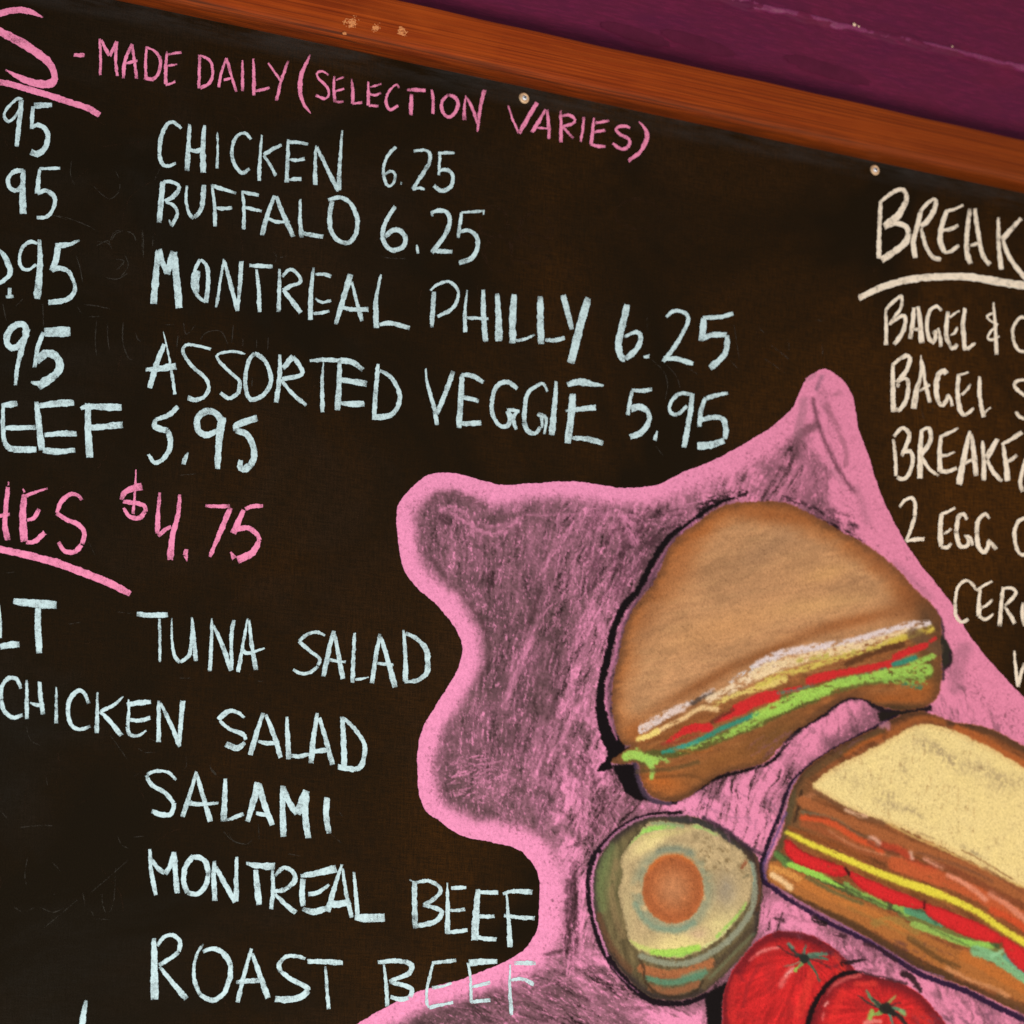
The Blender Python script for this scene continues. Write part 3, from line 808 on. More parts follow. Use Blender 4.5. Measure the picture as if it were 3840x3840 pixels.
= R |~24>34 620,800 625,950 612,1100|~30>38 640,860 700,800 770,830 785,890 740,940|~36>30 740,940 690,965 605,970|~26>42 640,990 710,1060 790,1125
= E |~44>40 845,880 835,980 845,1080|~30>64 825,860 940,840 1085,805|~40>24 880,990 950,980 1035,920|~40>48 840,1095 920,1120 1020,1090
= A |~22>44 1125,775 1075,930 1020,1120|~22>34 1130,800 1155,980 1195,1160|~50>50 1025,1055 1100,1065 1185,1040
= L |~20>38 1213,830 1225,980 1240,1150|~50>70 1215,1160 1320,1165 1435,1160
@ 1200 2840
= B |~36>42 685,895 685,1060 690,1240|~26>34 700,905 790,895 865,940 865,990 790,1050 745,1070|~30>40 745,1070 830,1090 880,1120 850,1180 770,1210 690,1220|~10>18 650,885 680,905
= E |~14>46 922,910 925,1080 925,1280|~30>28 950,948 1000,945 1060,942|~22>30 940,1110 1000,1108 1050,1100|~30>30 930,1265 1000,1262 1068,1252
= E |~36>60 1145,955 1130,1130 1120,1325|~30>34 1150,975 1220,980 1290,980|~30 1150,1150 1210,1155 1262,1150|~30>34 1130,1300 1200,1315 1280,1320
= F |~12>42 1350,980 1365,1160 1378,1375|~22>40 1325,990 1400,970 1540,978|~26>34 1335,1145 1450,1160 1555,1165
# blue line|light blue chalk line reading ROAST BEEF, its last letters over the pink border
@ 0 2840
= R |~34>64 1115,1310 1118,1500 1120,1755|~24>36 1140,1370 1190,1300 1255,1290 1305,1340 1295,1410|~34>28 1295,1410 1230,1460 1150,1505|~24>46 1155,1515 1240,1620 1350,1750
= O |~16>34 1475,1350 1430,1420 1405,1520 1410,1620 1450,1720|~34>40 1450,1720 1540,1760 1620,1710 1665,1600 1670,1500|~48>26 1668,1500 1620,1420 1540,1385 1470,1410
@ 700 2840
= A |~26>34 470,1385 420,1560 368,1775|~30>46 475,1420 530,1580 590,1745|~30>40 360,1630 440,1620 545,1618
= S |~26>36 860,1460 800,1440 720,1445 670,1500 680,1550|~32>44 680,1550 760,1610 860,1660 885,1690|~48>50 880,1690 820,1740 720,1755 640,1750
= T |~36>40 875,1480 990,1480 1132,1490|~16>32 1005,1515 1015,1660 1030,1825
@ 1200 2840
= B |~18>34 462,1500 480,1650 488,1805|~30>34 420,1485 520,1475 620,1480|~44>30 620,1480 665,1510 640,1570 560,1600 500,1625|~30>40 505,1630 600,1650 665,1680 650,1740|~38>30 645,1740 580,1755 510,1735
= E |~20>26 822,1480 800,1570 775,1680 775,1780 790,1815|~26>28 810,1490 900,1480 985,1470|~26>20 810,1670 880,1660 955,1635|~30>22 790,1815 870,1795 965,1775
= E |~18>24 1072,1490 1090,1600 1095,1780|~56>36 1080,1490 1180,1480 1285,1480|~22>30 1095,1665 1160,1650 1235,1630|~28>30 1090,1775 1160,1765 1235,1760
= F |~16>32 1378,1500 1375,1680 1388,1870|34>36 1405,1490 1565,1490|~20>34 1370,1620 1460,1605 1550,1645
# blue mark|single light blue chalk stroke cut by the bottom edge of the picture
@ 0 2840
= l |~28>50 625,1760 605,1860 590,1960
# cream line|cream chalk line reading 2 EGG O, fourth under the breakfast heading
@ 2840 1720
= 2 |~22>30 1030,350 1070,300 1120,285 1145,330 1140,420|~30>26 1140,420 1110,520 1075,600|~22>34 1080,600 1140,585 1210,585
= E |~34>36 1335,400 1325,520 1330,640|~22>20 1330,400 1380,385 1435,355|~20 1345,545 1380,530 1405,505|~30>24 1330,640 1380,640 1405,610
= G |~22>36 1520,440 1490,400 1455,430 1440,530|~36>24 1440,530 1460,620 1490,640 1530,620 1515,560|~22>26 1500,560 1540,570 1560,630
= G |~22>36 1680,435 1650,400 1600,450 1590,540|~36>30 1590,540 1600,630 1640,680 1670,640 1675,600|~24>34 1670,590 1700,620 1730,655
= O |~26 1950,430 1895,450 1865,520 1870,620 1905,690 1960,700
# cream line|cream chalk line reading CERE, fifth under the breakfast heading
= C |~22>24 1585,950 1550,900 1500,885 1450,940 1430,1050|~28>24 1430,1050 1440,1140 1480,1185 1530,1160
= E |~24>36 1615,930 1605,1050 1605,1140|~26>16 1590,960 1640,920 1700,890|~20 1625,1080 1670,1055 1705,1020|~30>20 1605,1140 1650,1165 1710,1125
= R |~24>34 1780,930 1765,1080 1755,1215|~22>26 1770,945 1830,935 1875,965 1840,1020 1790,1065|~22>34 1790,1070 1830,1130 1865,1195
= E |~24>30 1925,1040 1920,1140 1940,1210|20 1930,1120 1990,1100
# cream line|cream chalk letter W at the right edge, lowest of the cream writing
= W |~16>30 1862,1390 1870,1500 1890,1655|~30>20 1890,1655 1910,1560 1935,1480|~20>30 1935,1480 1960,1600 1980,1660
'''

# ------------------------------------------------------------------ the pastel drawing
# Painted on a fine grid of vertices lying on the board: colour and coverage per vertex, one mesh per drawn thing.
GX0, GY0, GX1, GY1, GS = 1100.0, 1340.0, 4560.0, 4460.0, 3.2
gx = np.arange(GX0, GX1, GS); gy = np.arange(GY0, GY1, GS)
NX_, NY_ = len(gx), len(gy)
XX, YY = np.meshgrid(gx, gy)
XX = XX.astype(np.float32); YY = YY.astype(np.float32)
RGB = np.zeros((NY_, NX_, 3), np.float32)
ALP = np.zeros((NY_, NX_), np.float32)
IDM = np.zeros((NY_, NX_), np.int16)

_tab = np.random.default_rng(5).random((256, 256)).astype(np.float32)
def vnoise(x, y, sx, sy=None, ang=0.0, seed=0, octv=3):
    """Value noise with feature size sx (across) and sy (along the direction ang, degrees, y down)."""
    sy = sy or sx
    a = math.radians(ang); c, s = math.cos(a), math.sin(a)
    al = x * c + y * s; ac = -x * s + y * c
    out = 0; amp = 1; tot = 0
    for o in range(octv):
        p = al / sy * 2 ** o + seed * 17.3 + 1000; q = ac / sx * 2 ** o + seed * 7.7 + 1000
        pi = np.floor(p).astype(np.int32); qi = np.floor(q).astype(np.int32)
        tp = p - pi; tq = q - qi
        tp = tp * tp * (3 - 2 * tp); tq = tq * tq * (3 - 2 * tq)
        g = lambda i, j: _tab[i & 255, j & 255]
        v = (g(pi, qi) * (1 - tp) + g(pi + 1, qi) * tp) * (1 - tq) + (g(pi, qi + 1) * (1 - tp) + g(pi + 1, qi + 1) * tp) * tq
        out = out + v * amp; tot += amp; amp *= 0.6
    return out / tot
def sstep(x, a, b):
    t = np.clip((x - a) / (b - a), 0, 1); return t * t * (3 - 2 * t)
def C(c): return np.array(c, np.float32) / 255.0

def tile(ox, oy, pts, S=1.932):
    out = []
    for p in pts:
        q = (ox + p[0] / S, oy + p[1] / S)
        out.append(q + tuple(z / S for z in p[2:]))
    return out

def box(pts, pad):
    xs = [p[0] for p in pts]; ys = [p[1] for p in pts]
    i0 = max(int((min(xs) - pad - GX0) / GS), 0); i1 = min(int((max(xs) + pad - GX0) / GS) + 2, NX_)
    j0 = max(int((min(ys) - pad - GY0) / GS), 0); j1 = min(int((max(ys) + pad - GY0) / GS) + 2, NY_)
    return slice(j0, max(j1, j0)), slice(i0, max(i1, i0))

def sdf(pts, bx, smooth=True, sub=4):
    """Signed distance, positive inside, in photograph pixels, over the box."""
    if smooth: pts = catmull([p[:2] for p in pts], True, sub)
    x = XX[bx]; y = YY[bx]
    d2 = np.full(x.shape, 1e12, np.float32); ins = np.zeros(x.shape, bool)
    n = len(pts)
    for i in range(n):
        ax, ay = pts[i][:2]; bx_, by_ = pts[(i + 1) % n][:2]
        ex, ey = bx_ - ax, by_ - ay; L = ex * ex + ey * ey
        if L < 1e-6: continue
        t = np.clip(((x - ax) * ex + (y - ay) * ey) / L, 0, 1)
        dx = x - ax - t * ex; dy = y - ay - t * ey
        d2 = np.minimum(d2, dx * dx + dy * dy)
        cond = (ay > y) != (by_ > y)
        if ey != 0:
            ins ^= cond & (x < ex * (y - ay) / ey + ax)
    return np.where(ins, 1, -1) * np.sqrt(d2)

def blend(bx, a, col, alpha_too=True):
    col = col if getattr(col, 'ndim', 1) == 3 else C(col)
    RGB[bx] = RGB[bx] * (1 - a[..., None]) + col * a[..., None]
    if alpha_too: ALP[bx] = np.maximum(ALP[bx], np.clip(a * 1.4, 0, 1))

def fill(pts, col, feather=3.0, op=1.0, grain=0.0, gs=7.0, ga=0.0, gl=None, seed=1, smooth=True, idn=None, wob=3.0, off=0.0):
    bx = box(pts, feather + 12)
    d = sdf(pts, bx, smooth) + off
    x, y = XX[bx], YY[bx]
    d = d + (vnoise(x, y, 11, 11, 0, seed + 3, 3) - 0.5) * 2 * wob
    a = sstep(d, -feather, feather) * op
    if grain > 0:
        g = vnoise(x, y, gs, gl or gs, ga, seed, 3)
        a = a * sstep(g, 0.5 * grain + 0.02, 0.5 * grain + 0.2)
    blend(bx, a, col)
    if idn is not None:
        m = IDM[bx]; m[d > 0] = idn; IDM[bx] = m
    return bx, d

def stroke(pts, w, col, soft=3.0, op=1.0, grain=0.0, gs=6.0, ga=None, gl=26.0, seed=1, smooth=True, idn=None, wob=0.13, only=None):
    """w: one width or (start, end) or per-point third coordinate."""
    n0 = len(pts)
    if len(pts[0]) < 3:
        w0, w1 = (w if isinstance(w, (tuple, list)) else (w, w))
        pts = [(p[0], p[1], w0 + (w1 - w0) * i / max(n0 - 1, 1)) for i, p in enumerate(pts)]
    if smooth and n0 > 2: pts = catmull(pts, False, 5)
    mw = max(p[2] for p in pts)
    bx = box(pts, mw / 2 + soft + 4)
    x, y = XX[bx], YY[bx]
    if x.size == 0: return
    d = np.full(x.shape, -1e6, np.float32)
    for i in range(len(pts) - 1):
        ax, ay, aw = pts[i]; bx2, by2, bw = pts[i + 1]
        ex, ey = bx2 - ax, by2 - ay; L = ex * ex + ey * ey
        if L < 1e-6: continue
        t = np.clip(((x - ax) * ex + (y - ay) * ey) / L, 0, 1)
        dd = (aw + (bw - aw) * t) / 2 - np.hypot(x - ax - t * ex, y - ay - t * ey)
        d = np.maximum(d, dd)
    d = d + (vnoise(x, y, 9, 9, 0, seed + 5, 2) - 0.5) * mw * wob
    a = sstep(d, -soft, soft) * op
    if grain > 0:
        if ga is None:
            ga = math.degrees(math.atan2(pts[-1][1] - pts[0][1], pts[-1][0] - pts[0][0]))
        g = vnoise(x, y, gs, gl, ga, seed, 3)
        a = a * sstep(g, 0.5 * grain, 0.5 * grain + 0.2)
    if only is not None: a = a * only[bx]
    blend(bx, a, col)
    if idn is not None:
        m = IDM[bx]; m[(d > 0) & (m > 0)] = idn; IDM[bx] = m

def hatch(n, zone, ang, jit, length, width, col, op, seed=0, clip=None):
    """Short hand strokes scattered in an ellipse zone (cx, cy, rx, ry)."""
    r = random.Random(seed)
    for _ in range(n):
        a = r.random() * 6.283; q = math.sqrt(r.random())
        cx = zone[0] + zone[2] * q * math.cos(a); cy = zone[1] + zone[3] * q * math.sin(a)
        if clip is not None:
            j = int((cy - GY0) / GS); i = int((cx - GX0) / GS)
            if not (0 <= i < NX_ and 0 <= j < NY_) or clip[j, i] < 0.5: continue
        t = math.radians(ang + r.gauss(0, jit)); L = r.uniform(*length) / 2
        bnd = r.uniform(-.12, .12) * L
        p = [(cx - L * math.cos(t), cy - L * math.sin(t)), (cx - bnd * math.sin(t), cy + bnd * math.cos(t)), (cx + L * math.cos(t), cy + L * math.sin(t))]
        dk = sum(col) < 300
        stroke(p, r.uniform(*width) * (1.5 if dk else .8), col, 5 if dk else 1.8, r.uniform(*op) * (.6 if dk else .85), grain=0.7, gs=5, gl=12, seed=r.randint(0, 50), smooth=False)

def blob(cx, cy, rx, ry, ang=0.0, power=1.0):
    a = math.radians(ang); c, s = math.cos(a), math.sin(a)
    u = ((XX - cx) * c + (YY - cy) * s) / rx; v = (-(XX - cx) * s + (YY - cy) * c) / ry
    return np.exp(-(u * u + v * v) ** power)

PINK = (242, 146, 184); PINKR = (230, 134, 164)

def paint_backdrop():
    T1 = tile(1400, 1650, [(540, 235), (430, 245), (330, 300), (240, 385), (180, 480), (170, 600), (180, 740), (200, 860), (250, 990), (360, 1110), (470, 1200), (550, 1300), (620, 1410), (648, 1520), (620, 1640), (560, 1760), (490, 1880)])
    T2 = tile(900, 2200, [(1480, 770), (1380, 930), (1320, 1050), (1290, 1180), (1283, 1320), (1300, 1500), (1345, 1620), (1450, 1700), (1560, 1780), (1700, 1830)])
    T3 = tile(1200, 2840, [(1180, 600), (1400, 650), (1500, 720), (1570, 820), (1590, 930), (1590, 1100), (1575, 1240), (1500, 1370), (1380, 1460), (1180, 1550), (960, 1630), (700, 1700), (500, 1800), (270, 1932), (60, 2060), (-100, 2200)])
    B = [(1145, 4100), (1260, 4270), (1600, 4350), (2100, 4370), (2700, 4400), (3300, 4400), (3850, 4370), (4250, 4250), (4440, 3950), (4480, 3600), (4430, 3300), (4300, 3060), (4130, 2890), (3970, 2740)]
    T6 = tile(2840, 1720, [(830, 60), (880, 220), (960, 400), (1080, 620), (1200, 790), (1400, 1040), (1500, 1220), (1620, 1390), (1780, 1570), (1932, 1730)])[::-1]
    T5 = tile(2840, 860, [(0, 1500), (120, 1420), (240, 1310), (300, 1200), (350, 1090), (420, 1040), (490, 1010), (580, 1060), (650, 1130), (695, 1220), (715, 1340), (740, 1480), (790, 1600)])[::-1]
    T4 = tile(1800, 860, [(1000, 1872), (1200, 1868), (1320, 1842), (1480, 1755), (1700, 1670)])[::-1]
    T0 = tile(1400, 1650, [(680, 262), (800, 300), (950, 330), (1150, 315), (1400, 302), (1650, 325)])[::-1]
    poly = T1 + T2 + T3 + B + T6 + T5 + T4 + T0
    bx = (slice(0, NY_), slice(0, NX_))
    d = sdf(poly, bx, True, 4)
    x, y = XX, YY
    fine = vnoise(x, y, 7, 7, 0, 2, 2)
    grain = vnoise(x, y, 5, 5, 0, 9, 2)
    # direction of the hand: steep strokes on the left, fanning to the right
    x0_, y0_ = x, y
    x = x + (vnoise(x0_, y0_, 170, 170, 0, 45, 2) - .5) * 80; y = y + (vnoise(x0_, y0_, 190, 190, 0, 46, 2) - .5) * 70
    sA = vnoise(x, y, 6, 34, 98, 21, 3); sB = vnoise(x, y, 7, 40, 112, 22, 3)
    sC = vnoise(x, y, 6, 40, 30, 23, 3); sD = vnoise(x, y, 8, 30, 70, 24, 3)
    low = vnoise(x, y, 130, 200, 100, 25, 3)
    spk = [vnoise(x, y, 4, 17, a_, 70 + i_, 2) for i_, a_ in enumerate((98, 114, 30))]
    ang_big = [vnoise(x, y, 24, 130, a_, 60 + i_, 3) for i_, a_ in enumerate((97, 112, 28, 66))]
    x, y = x0_, y0_
    wB = sstep(x, 1950, 2150); wD = sstep(x, 2950, 3120); wC = sstep(y, 3500, 3650) * (1 - sstep(x, 2500, 2700))
    st = sA * (1 - wB) + sB * wB
    st = st * (1 - wD) + sD * wD
    st = st * (1 - wC) + sC * wC
    bw = 88 + 20 * sstep(x, 1750, 2050) * sstep(y, 2900, 3200) - 12 * sstep(x, 1850, 2000) * (1 - sstep(y, 1900, 2000))
    bw = bw + 50 * sstep(x, 3080, 3180) + 22 * sstep(x, 2500, 2700) * (1 - sstep(y, 2000, 2200))
    dn = d + (vnoise(x, y, 26, 26, 0, 31, 4) - 0.5) * 26
    # the border was pressed hard outside and rubbed out inwards
    dn2 = d + (vnoise(x, y, 16, 60, 95, 34, 3) - 0.5) * 60 + (grain - .5) * 40
    edge = 1 - sstep(dn * .5 + dn2 * .5, bw - 44, bw + 20)
    # how much pink chalk is left on the smudged ground
    p = 0.06 + 0.15 * sstep(low, 0.3, 0.75)
    def up(cx, cy, rx, ry, v, ang=0, pw=1.5):
        nonlocal p
        b = blob(cx, cy, rx, ry, ang, pw); p = p * (1 - b) + v * b
    up(2330, 1890, 240, 100, 0.48); up(2780, 1800, 260, 130, 0.60); up(2250, 2450, 80, 420, 0.33, 10)
    up(2950, 1720, 110, 150, 0.42); up(3060, 1600, 60, 150, 0.50, 0); up(3160, 1780, 80, 240, 0.80, -15)
    up(3260, 1960, 130, 200, 0.86, 40); up(3420, 2160, 90, 200, 0.92, 50); up(3640, 2520, 160, 260, 0.80, 50); up(3760, 2750, 200, 160, 0.85, 40)
    up(2140, 2620, 60, 260, 0.50, 10); up(1950, 2060, 420, 200, 0.26, 10); up(1850, 2800, 140, 220, 0.24); up(2050, 2900, 90, 200, 0.40)
    up(2200, 2990, 130, 150, 0.44); up(2150, 3300, 60, 420, 0.62, -6); up(2330, 3690, 300, 70, 0.55, 40); up(2080, 3800, 300, 130, 0.22, 0)
    up(2000, 3640, 160, 60, 0.34, -25)
    up(2720, 3020, 280, 90, 0.86, -28); up(2820, 3120, 100, 130, 0.88, 60); up(3020, 2780, 300, 60, 0.85, -38)
    up(2560, 3030, 160, 30, 0.8); up(2960, 3450, 120, 90, 0.84); up(3160, 3600, 300, 60, 0.74, 30); up(3560, 3800, 300, 90, 0.62, 30)
    up(2270, 2700, 46, 200, 0.72, 5); up(2560, 3860, 110, 90, 0.86); up(3450, 3700, 60, 80, 0.86)
    up(4100, 3950, 500, 400, 0.6); up(3000, 4330, 900, 120, 0.5); up(4250, 3200, 160, 300, 0.8)
    s = sstep(st, 0.5 - 0.34, 0.5 + 0.26)
    big = ang_big[0] * (1 - wB) + ang_big[1] * wB
    big = big * (1 - wD) + ang_big[3] * wD
    big = big * (1 - wC) + ang_big[2] * wC
    spk = spk[0] * (1 - wB) + spk[1] * wB; spk = spk * (1 - wC) + vnoise(x, y, 4, 17, 30, 72, 2) * wC
    peak = wD * (1 - sstep(y, 1850, 2000))
    s = s * (1 - peak * .6) + .55 * peak * .6
    pk = p * 1.25 * (0.35 + 0.75 * s + 0.65 * sstep(big, 0.34, 0.68)) + (fine - 0.5) * 0.34 + (grain - 0.5) * 0.28 - 0.05 * (1 - wB)
    dusk = sstep(vnoise(x, y, 46, 90, 40, 47, 4), .50, .72) * .42 + sstep(vnoise(x, y, 90, 60, 120, 48, 3), .52, .7) * .25
    pk = np.clip(pk * (1 - dusk) + sstep(spk, 0.64, 0.82) * 0.60, 0, 1)
    dark = sstep(st, 0.66, 0.30) * 0
    k = np.clip(sstep(x, 2000, 3400), 0, 1)[..., None]
    pc = C(PINK) * (1 - k) + C(PINKR) * k
    smud = C((92, 65, 68)) * (1 - k) + C((130, 82, 96)) * k
    smud = smud * (0.80 + 0.40 * vnoise(x, y, 40, 90, 100, 33, 3))[..., None]
    # pits where the board shows
    pit = sstep(st * 0.35 + grain * 0.25 + big * 0.4, 0.44, 0.30)[..., None] * (1 - edge)[..., None] * (0.4 + 0.5 * wB)[..., None] * (1 - wD * .75)[..., None]
    pk = pk * (1 - pit[..., 0] * .6)
    smud = smud * (1 - pit) + C((34, 22, 22)) * pit
    col = smud * (1 - pk[..., None]) + pc * pk[..., None]
    ed = edge[..., None]
    eg = (0.93 + 0.14 * vnoise(x, y, 6, 6, 0, 40, 2))[..., None]
    inner = sstep(dn, bw * 0.2, bw)
    epit = sstep(grain * 0.55 + fine * 0.45 + 0.16 * (1 - inner) + (vnoise(x, y, 70, 90, 60, 42, 2) - .5) * .22, 0.47, 0.33)[..., None] * 0.55
    ecol = pc * eg * (1 - epit) + C((110, 66, 78)) * epit
    col = col * (1 - ed) + ecol * ed
    col = np.clip(col, 0, 1)
    rough = (vnoise(x, y, 22, 60, 100, 41, 3) - 0.5) * 8
    a = sstep(d + rough + (fine - .5) * 3, -5, 4)
    RGB[...] = col; ALP[...] = a
    IDM[d > -9] = 1
    return d

PD = paint_backdrop()
INNER = (PD > 95).astype(np.float32)
# loose chalk strokes over the smudged ground
hatch(420, (1980, 2150, 480, 420), 100, 9, (20, 80), (2.5, 5), PINK, (.25, .8), 1, INNER)
hatch(150, (2230, 2150, 200, 320), 112, 10, (30, 120), (4, 9), PINK, (.3, .8), 2, INNER)
hatch(60, (2330, 2060, 150, 190), 115, 14, (30, 120), (6, 12), (58, 34, 40), (.4, .9), 3, INNER)
hatch(220, (1960, 2750, 260, 360), 99, 8, (20, 90), (2.5, 6), PINK, (.2, .7), 4, INNER)
hatch(110, (1790, 2920, 130, 90), 160, 16, (20, 60), (3, 7), PINK, (.4, .8), 5, INNER)
hatch(60, (2060, 2760, 150, 330), 98, 8, (40, 120), (4, 8), (52, 34, 36), (.3, .7), 6, INNER)
hatch(160, (2230, 2560, 110, 420), 100, 9, (20, 100), (3, 8), PINK, (.4, .9), 7, INNER)
hatch(120, (2190, 3060, 170, 220), 85, 26, (20, 110), (3, 8), PINK, (.3, .8), 8, INNER)
hatch(50, (2200, 3000, 160, 200), 88, 25, (30, 90), (5, 12), (40, 24, 26), (.4, .9), 9, INNER)
hatch(150, (2110, 3720, 420, 200), 28, 14, (30, 120), (2.5, 6), PINK, (.3, .8), 10, INNER)
hatch(90, (2060, 3620, 160, 90), 160, 20, (20, 80), (3, 6), PINK, (.3, .7), 12, INNER)
hatch(70, (2100, 3700, 420, 200), 28, 16, (30, 120), (5, 12), (40, 24, 26), (.3, .8), 11, INNER)
hatch(70, (2140, 3420, 50, 230), 94, 5, (60, 160), (5, 10), PINK, (.4, .9), 13, INNER)
hatch(40, (2140, 3420, 30, 190), 94, 5, (40, 120), (6, 12), (44, 26, 28), (.5, .9), 14, INNER)
hatch(130, (2500, 1880, 340, 90), 170, 20, (20, 80), (3, 7), PINK, (.3, .8), 15, INNER)
hatch(90, (2850, 1780, 260, 110), 155, 24, (20, 70), (3, 7), (120, 74, 86), (.3, .7), 16, INNER)
hatch(60, (2440, 1960, 130, 90), 160, 18, (25, 80), (4, 9), (60, 36, 42), (.3, .8), 17, INNER)
# swirls at the top left of the drawing
for pts, w, c, o in (
    ([(500, 500), (580, 480), (660, 530), (710, 600), (720, 660)], 30, PINK, .75),
    ([(560, 520), (620, 560), (670, 600)], 34, PINK, .8),
    ([(720, 630), (800, 670), (900, 670), (1000, 620), (1050, 570)], 34, PINK, .7),
    ([(760, 590), (850, 630), (960, 600)], 26, PINK, .5),
    ([(1100, 540), (1300, 545), (1600, 540), (1900, 560)], 20, PINK, .55),
    ([(400, 470), (480, 410), (600, 390), (700, 430), (800, 480)], 50, (92, 62, 66), .7),
    ([(500, 560), (540, 600)], 60, (58, 38, 40), .8),
    ([(850, 560), (950, 560), (1040, 540)], 40, (104, 72, 76), .7),
    ([(1050, 620), (1040, 700), (1010, 790)], 22, (58, 38, 40), .8),
    ([(860, 970), (850, 1040)], 60, (40, 24, 26), .7),
    ([(1210, 1100), (1160, 1250), (1110, 1370)], 34, (62, 40, 42), .7),
    ([(1300, 1080), (1200, 1290), (1110, 1500), (980, 1840)], 40, PINK, .35),
    ([(1150, 1440), (1095, 1570)], 44, PINK, .7),
    ([(1080, 1600), (1010, 1760), (960, 1932)], 60, PINK, .45),
    ([(1030, 1560), (980, 1680)], 40, PINK, .5),
    ([(1820, 560), (1860, 650), (1900, 740)], 60, PINK, .75),
    ([(1560, 1180), (1640, 1300), (1660, 1400)], 60, PINK, .6),
    ([(400, 780), (450, 900), (540, 1010), (650, 1140)], 26, (84, 56, 60), .8),
    ([(700, 1190), (780, 1300), (830, 1450), (835, 1600), (780, 1740)], 26, (80, 52, 56), .8),
):
    stroke(tile(1400, 1650, pts), w / 1.932, c, 9, o * .8, grain=0.6, seed=len(pts) + w, gs=5)
# dark folds in the peak
for pts, w, c, o in (
    ([(400, 1230), (440, 1400), (500, 1560), (600, 1760), (700, 1900)], 26, (96, 56, 68), .85),
    ([(500, 1270), (570, 1420), (630, 1560), (650, 1700)], 40, (150, 92, 108), .6),
    ([(470, 1060), (430, 1160)], 26, (150, 100, 118), .9),
    ([(560, 1200), (600, 1180)], 30, (170, 104, 124), .7),
    ([(420, 1420), (310, 1490), (280, 1640)], 60, (92, 60, 66), .6),
    ([(160, 1730), (220, 1740)], 44, (78, 50, 56), .6),
    ([(340, 1240), (310, 1400), (290, 1480)], 60, (156, 104, 118), .55),
    ([(510, 1650), (560, 1760), (640, 1880)], 30, (230, 140, 168), .7),
    ([(360, 1090), (420, 1050)], 30, (176, 116, 134), .7),
):
    stroke(tile(2840, 860, pts), w / 1.932, c, 8, o * .9, grain=0.4, seed=w, gs=5)
# grey smudges on the pink flank
for pts, w, o in (([(1500, 1380), (1450, 1500), (1440, 1650)], 110, .45), ([(560, 1440), (700, 1560)], 40, .3), ([(1000, 760), (1150, 900), (1250, 1000)], 40, .4), ([(720, 220), (800, 450)], 50, .35)):
    stroke(tile(2840, 1720, pts), w / 1.932, (150, 96, 112), 18, o, grain=0.3, seed=w)

BK = (20, 13, 15)
# dark outlines drawn round the food before the food itself
stroke([(3078, 1950), (3120, 1975), (3183, 2010), (3225, 2040)], (22, 34), (34, 20, 24), 5, .9, grain=.75, gs=7, gl=14, seed=3)
stroke([(2625, 1905), (2670, 1878), (2720, 1862), (2790, 1850)], 30, (34, 20, 24), 5, .9, grain=.8, gs=7, gl=16, seed=4)
stroke([(2940, 1868), (3010, 1890), (3080, 1925)], 20, (50, 30, 36), 5, .8, grain=.85, gs=7, gl=16, seed=5)
hatch(40, (3110, 1960, 110, 60), 32, 14, (14, 40), (5, 9), (34, 20, 24), (.6, .9), 31)
stroke(tile(2200, 1800, [(1060, 135, 16), (1000, 148, 26), (900, 198, 30), (750, 308, 34), (620, 398, 40), (520, 518, 44), (440, 662, 48), (380, 792, 46), (290, 892, 52), (225, 1002, 48), (180, 1150, 50), (150, 1300, 52), (112, 1450, 54), (98, 1600, 62), (112, 1720, 80), (152, 1850, 104), (210, 1932, 130)]), 1, BK, 2.5, 1, idn=2)
stroke(tile(2200, 1800, [(800, 285, 12), (640, 420, 12), (560, 540, 26), (480, 680, 30), (410, 800, 16), (320, 930, 16), (250, 1070, 16), (205, 1280, 14), (155, 1450, 12), (145, 1600, 10), (170, 1750, 10), (215, 1880, 12)]), 1, (176, 104, 136), 2.5, .95, grain=.25)
stroke(tile(2200, 1800, [(660, 400, 40), (560, 560, 30), (300, 1000, 30), (250, 1200, 24), (215, 1350, 30), (170, 1500, 34), (180, 1700, 34), (230, 1850, 34)]), 1, (60, 44, 46), 6, .55)
fill(tile(2100, 2500, [(330, 540), (420, 600), (520, 575), (440, 640), (370, 690), (385, 740), (265, 762), (300, 705), (345, 650)]), BK, 2.5, smooth=False, idn=2)
fill(tile(2100, 2500, [(380, 715), (545, 705), (560, 800), (590, 900), (650, 975), (560, 965), (470, 905), (430, 820)]), BK, 3, smooth=False, idn=2)
stroke(tile(2100, 2500, [(545, 705), (580, 860), (650, 960), (780, 990), (840, 975)]), 30 / 1.9, (66, 50, 66), 4, .9)
stroke(tile(2100, 2500, [(820, 985), (1000, 890), (1130, 810), (1350, 750), (1530, 690), (1640, 560), (1760, 440), (1932, 340)]), 26 / 1.9, BK, 4, .95, grain=.3)
stroke(tile(2840, 2500, [(60, 600), (240, 500), (330, 430), (480, 340), (600, 250), (680, 225), (780, 230), (860, 290), (960, 330), (1080, 325), (1250, 300)]), 40 / 1.9, (28, 20, 24), 4, .95, grain=.15)
fill(tile(2840, 2500, [(880, 330), (1000, 330), (1200, 310), (1100, 335), (980, 370), (900, 400), (880, 370)]), (34, 26, 22), 4)
stroke(tile(2840, 1720, [(1290, 1100), (1340, 1220), (1345, 1400), (1345, 1600)]), 22 / 1.9, (44, 34, 36), 4, .8)
fill(tile(2840, 1720, [(1320, 1280), (1380, 1330), (1415, 1430), (1400, 1490), (1350, 1520), (1330, 1440)]), (48, 42, 34), 5)
stroke(tile(2840, 1720, [(1400, 1400), (1395, 1480), (1345, 1540)]), 10, (44, 24, 34), 4, .8, grain=.4)

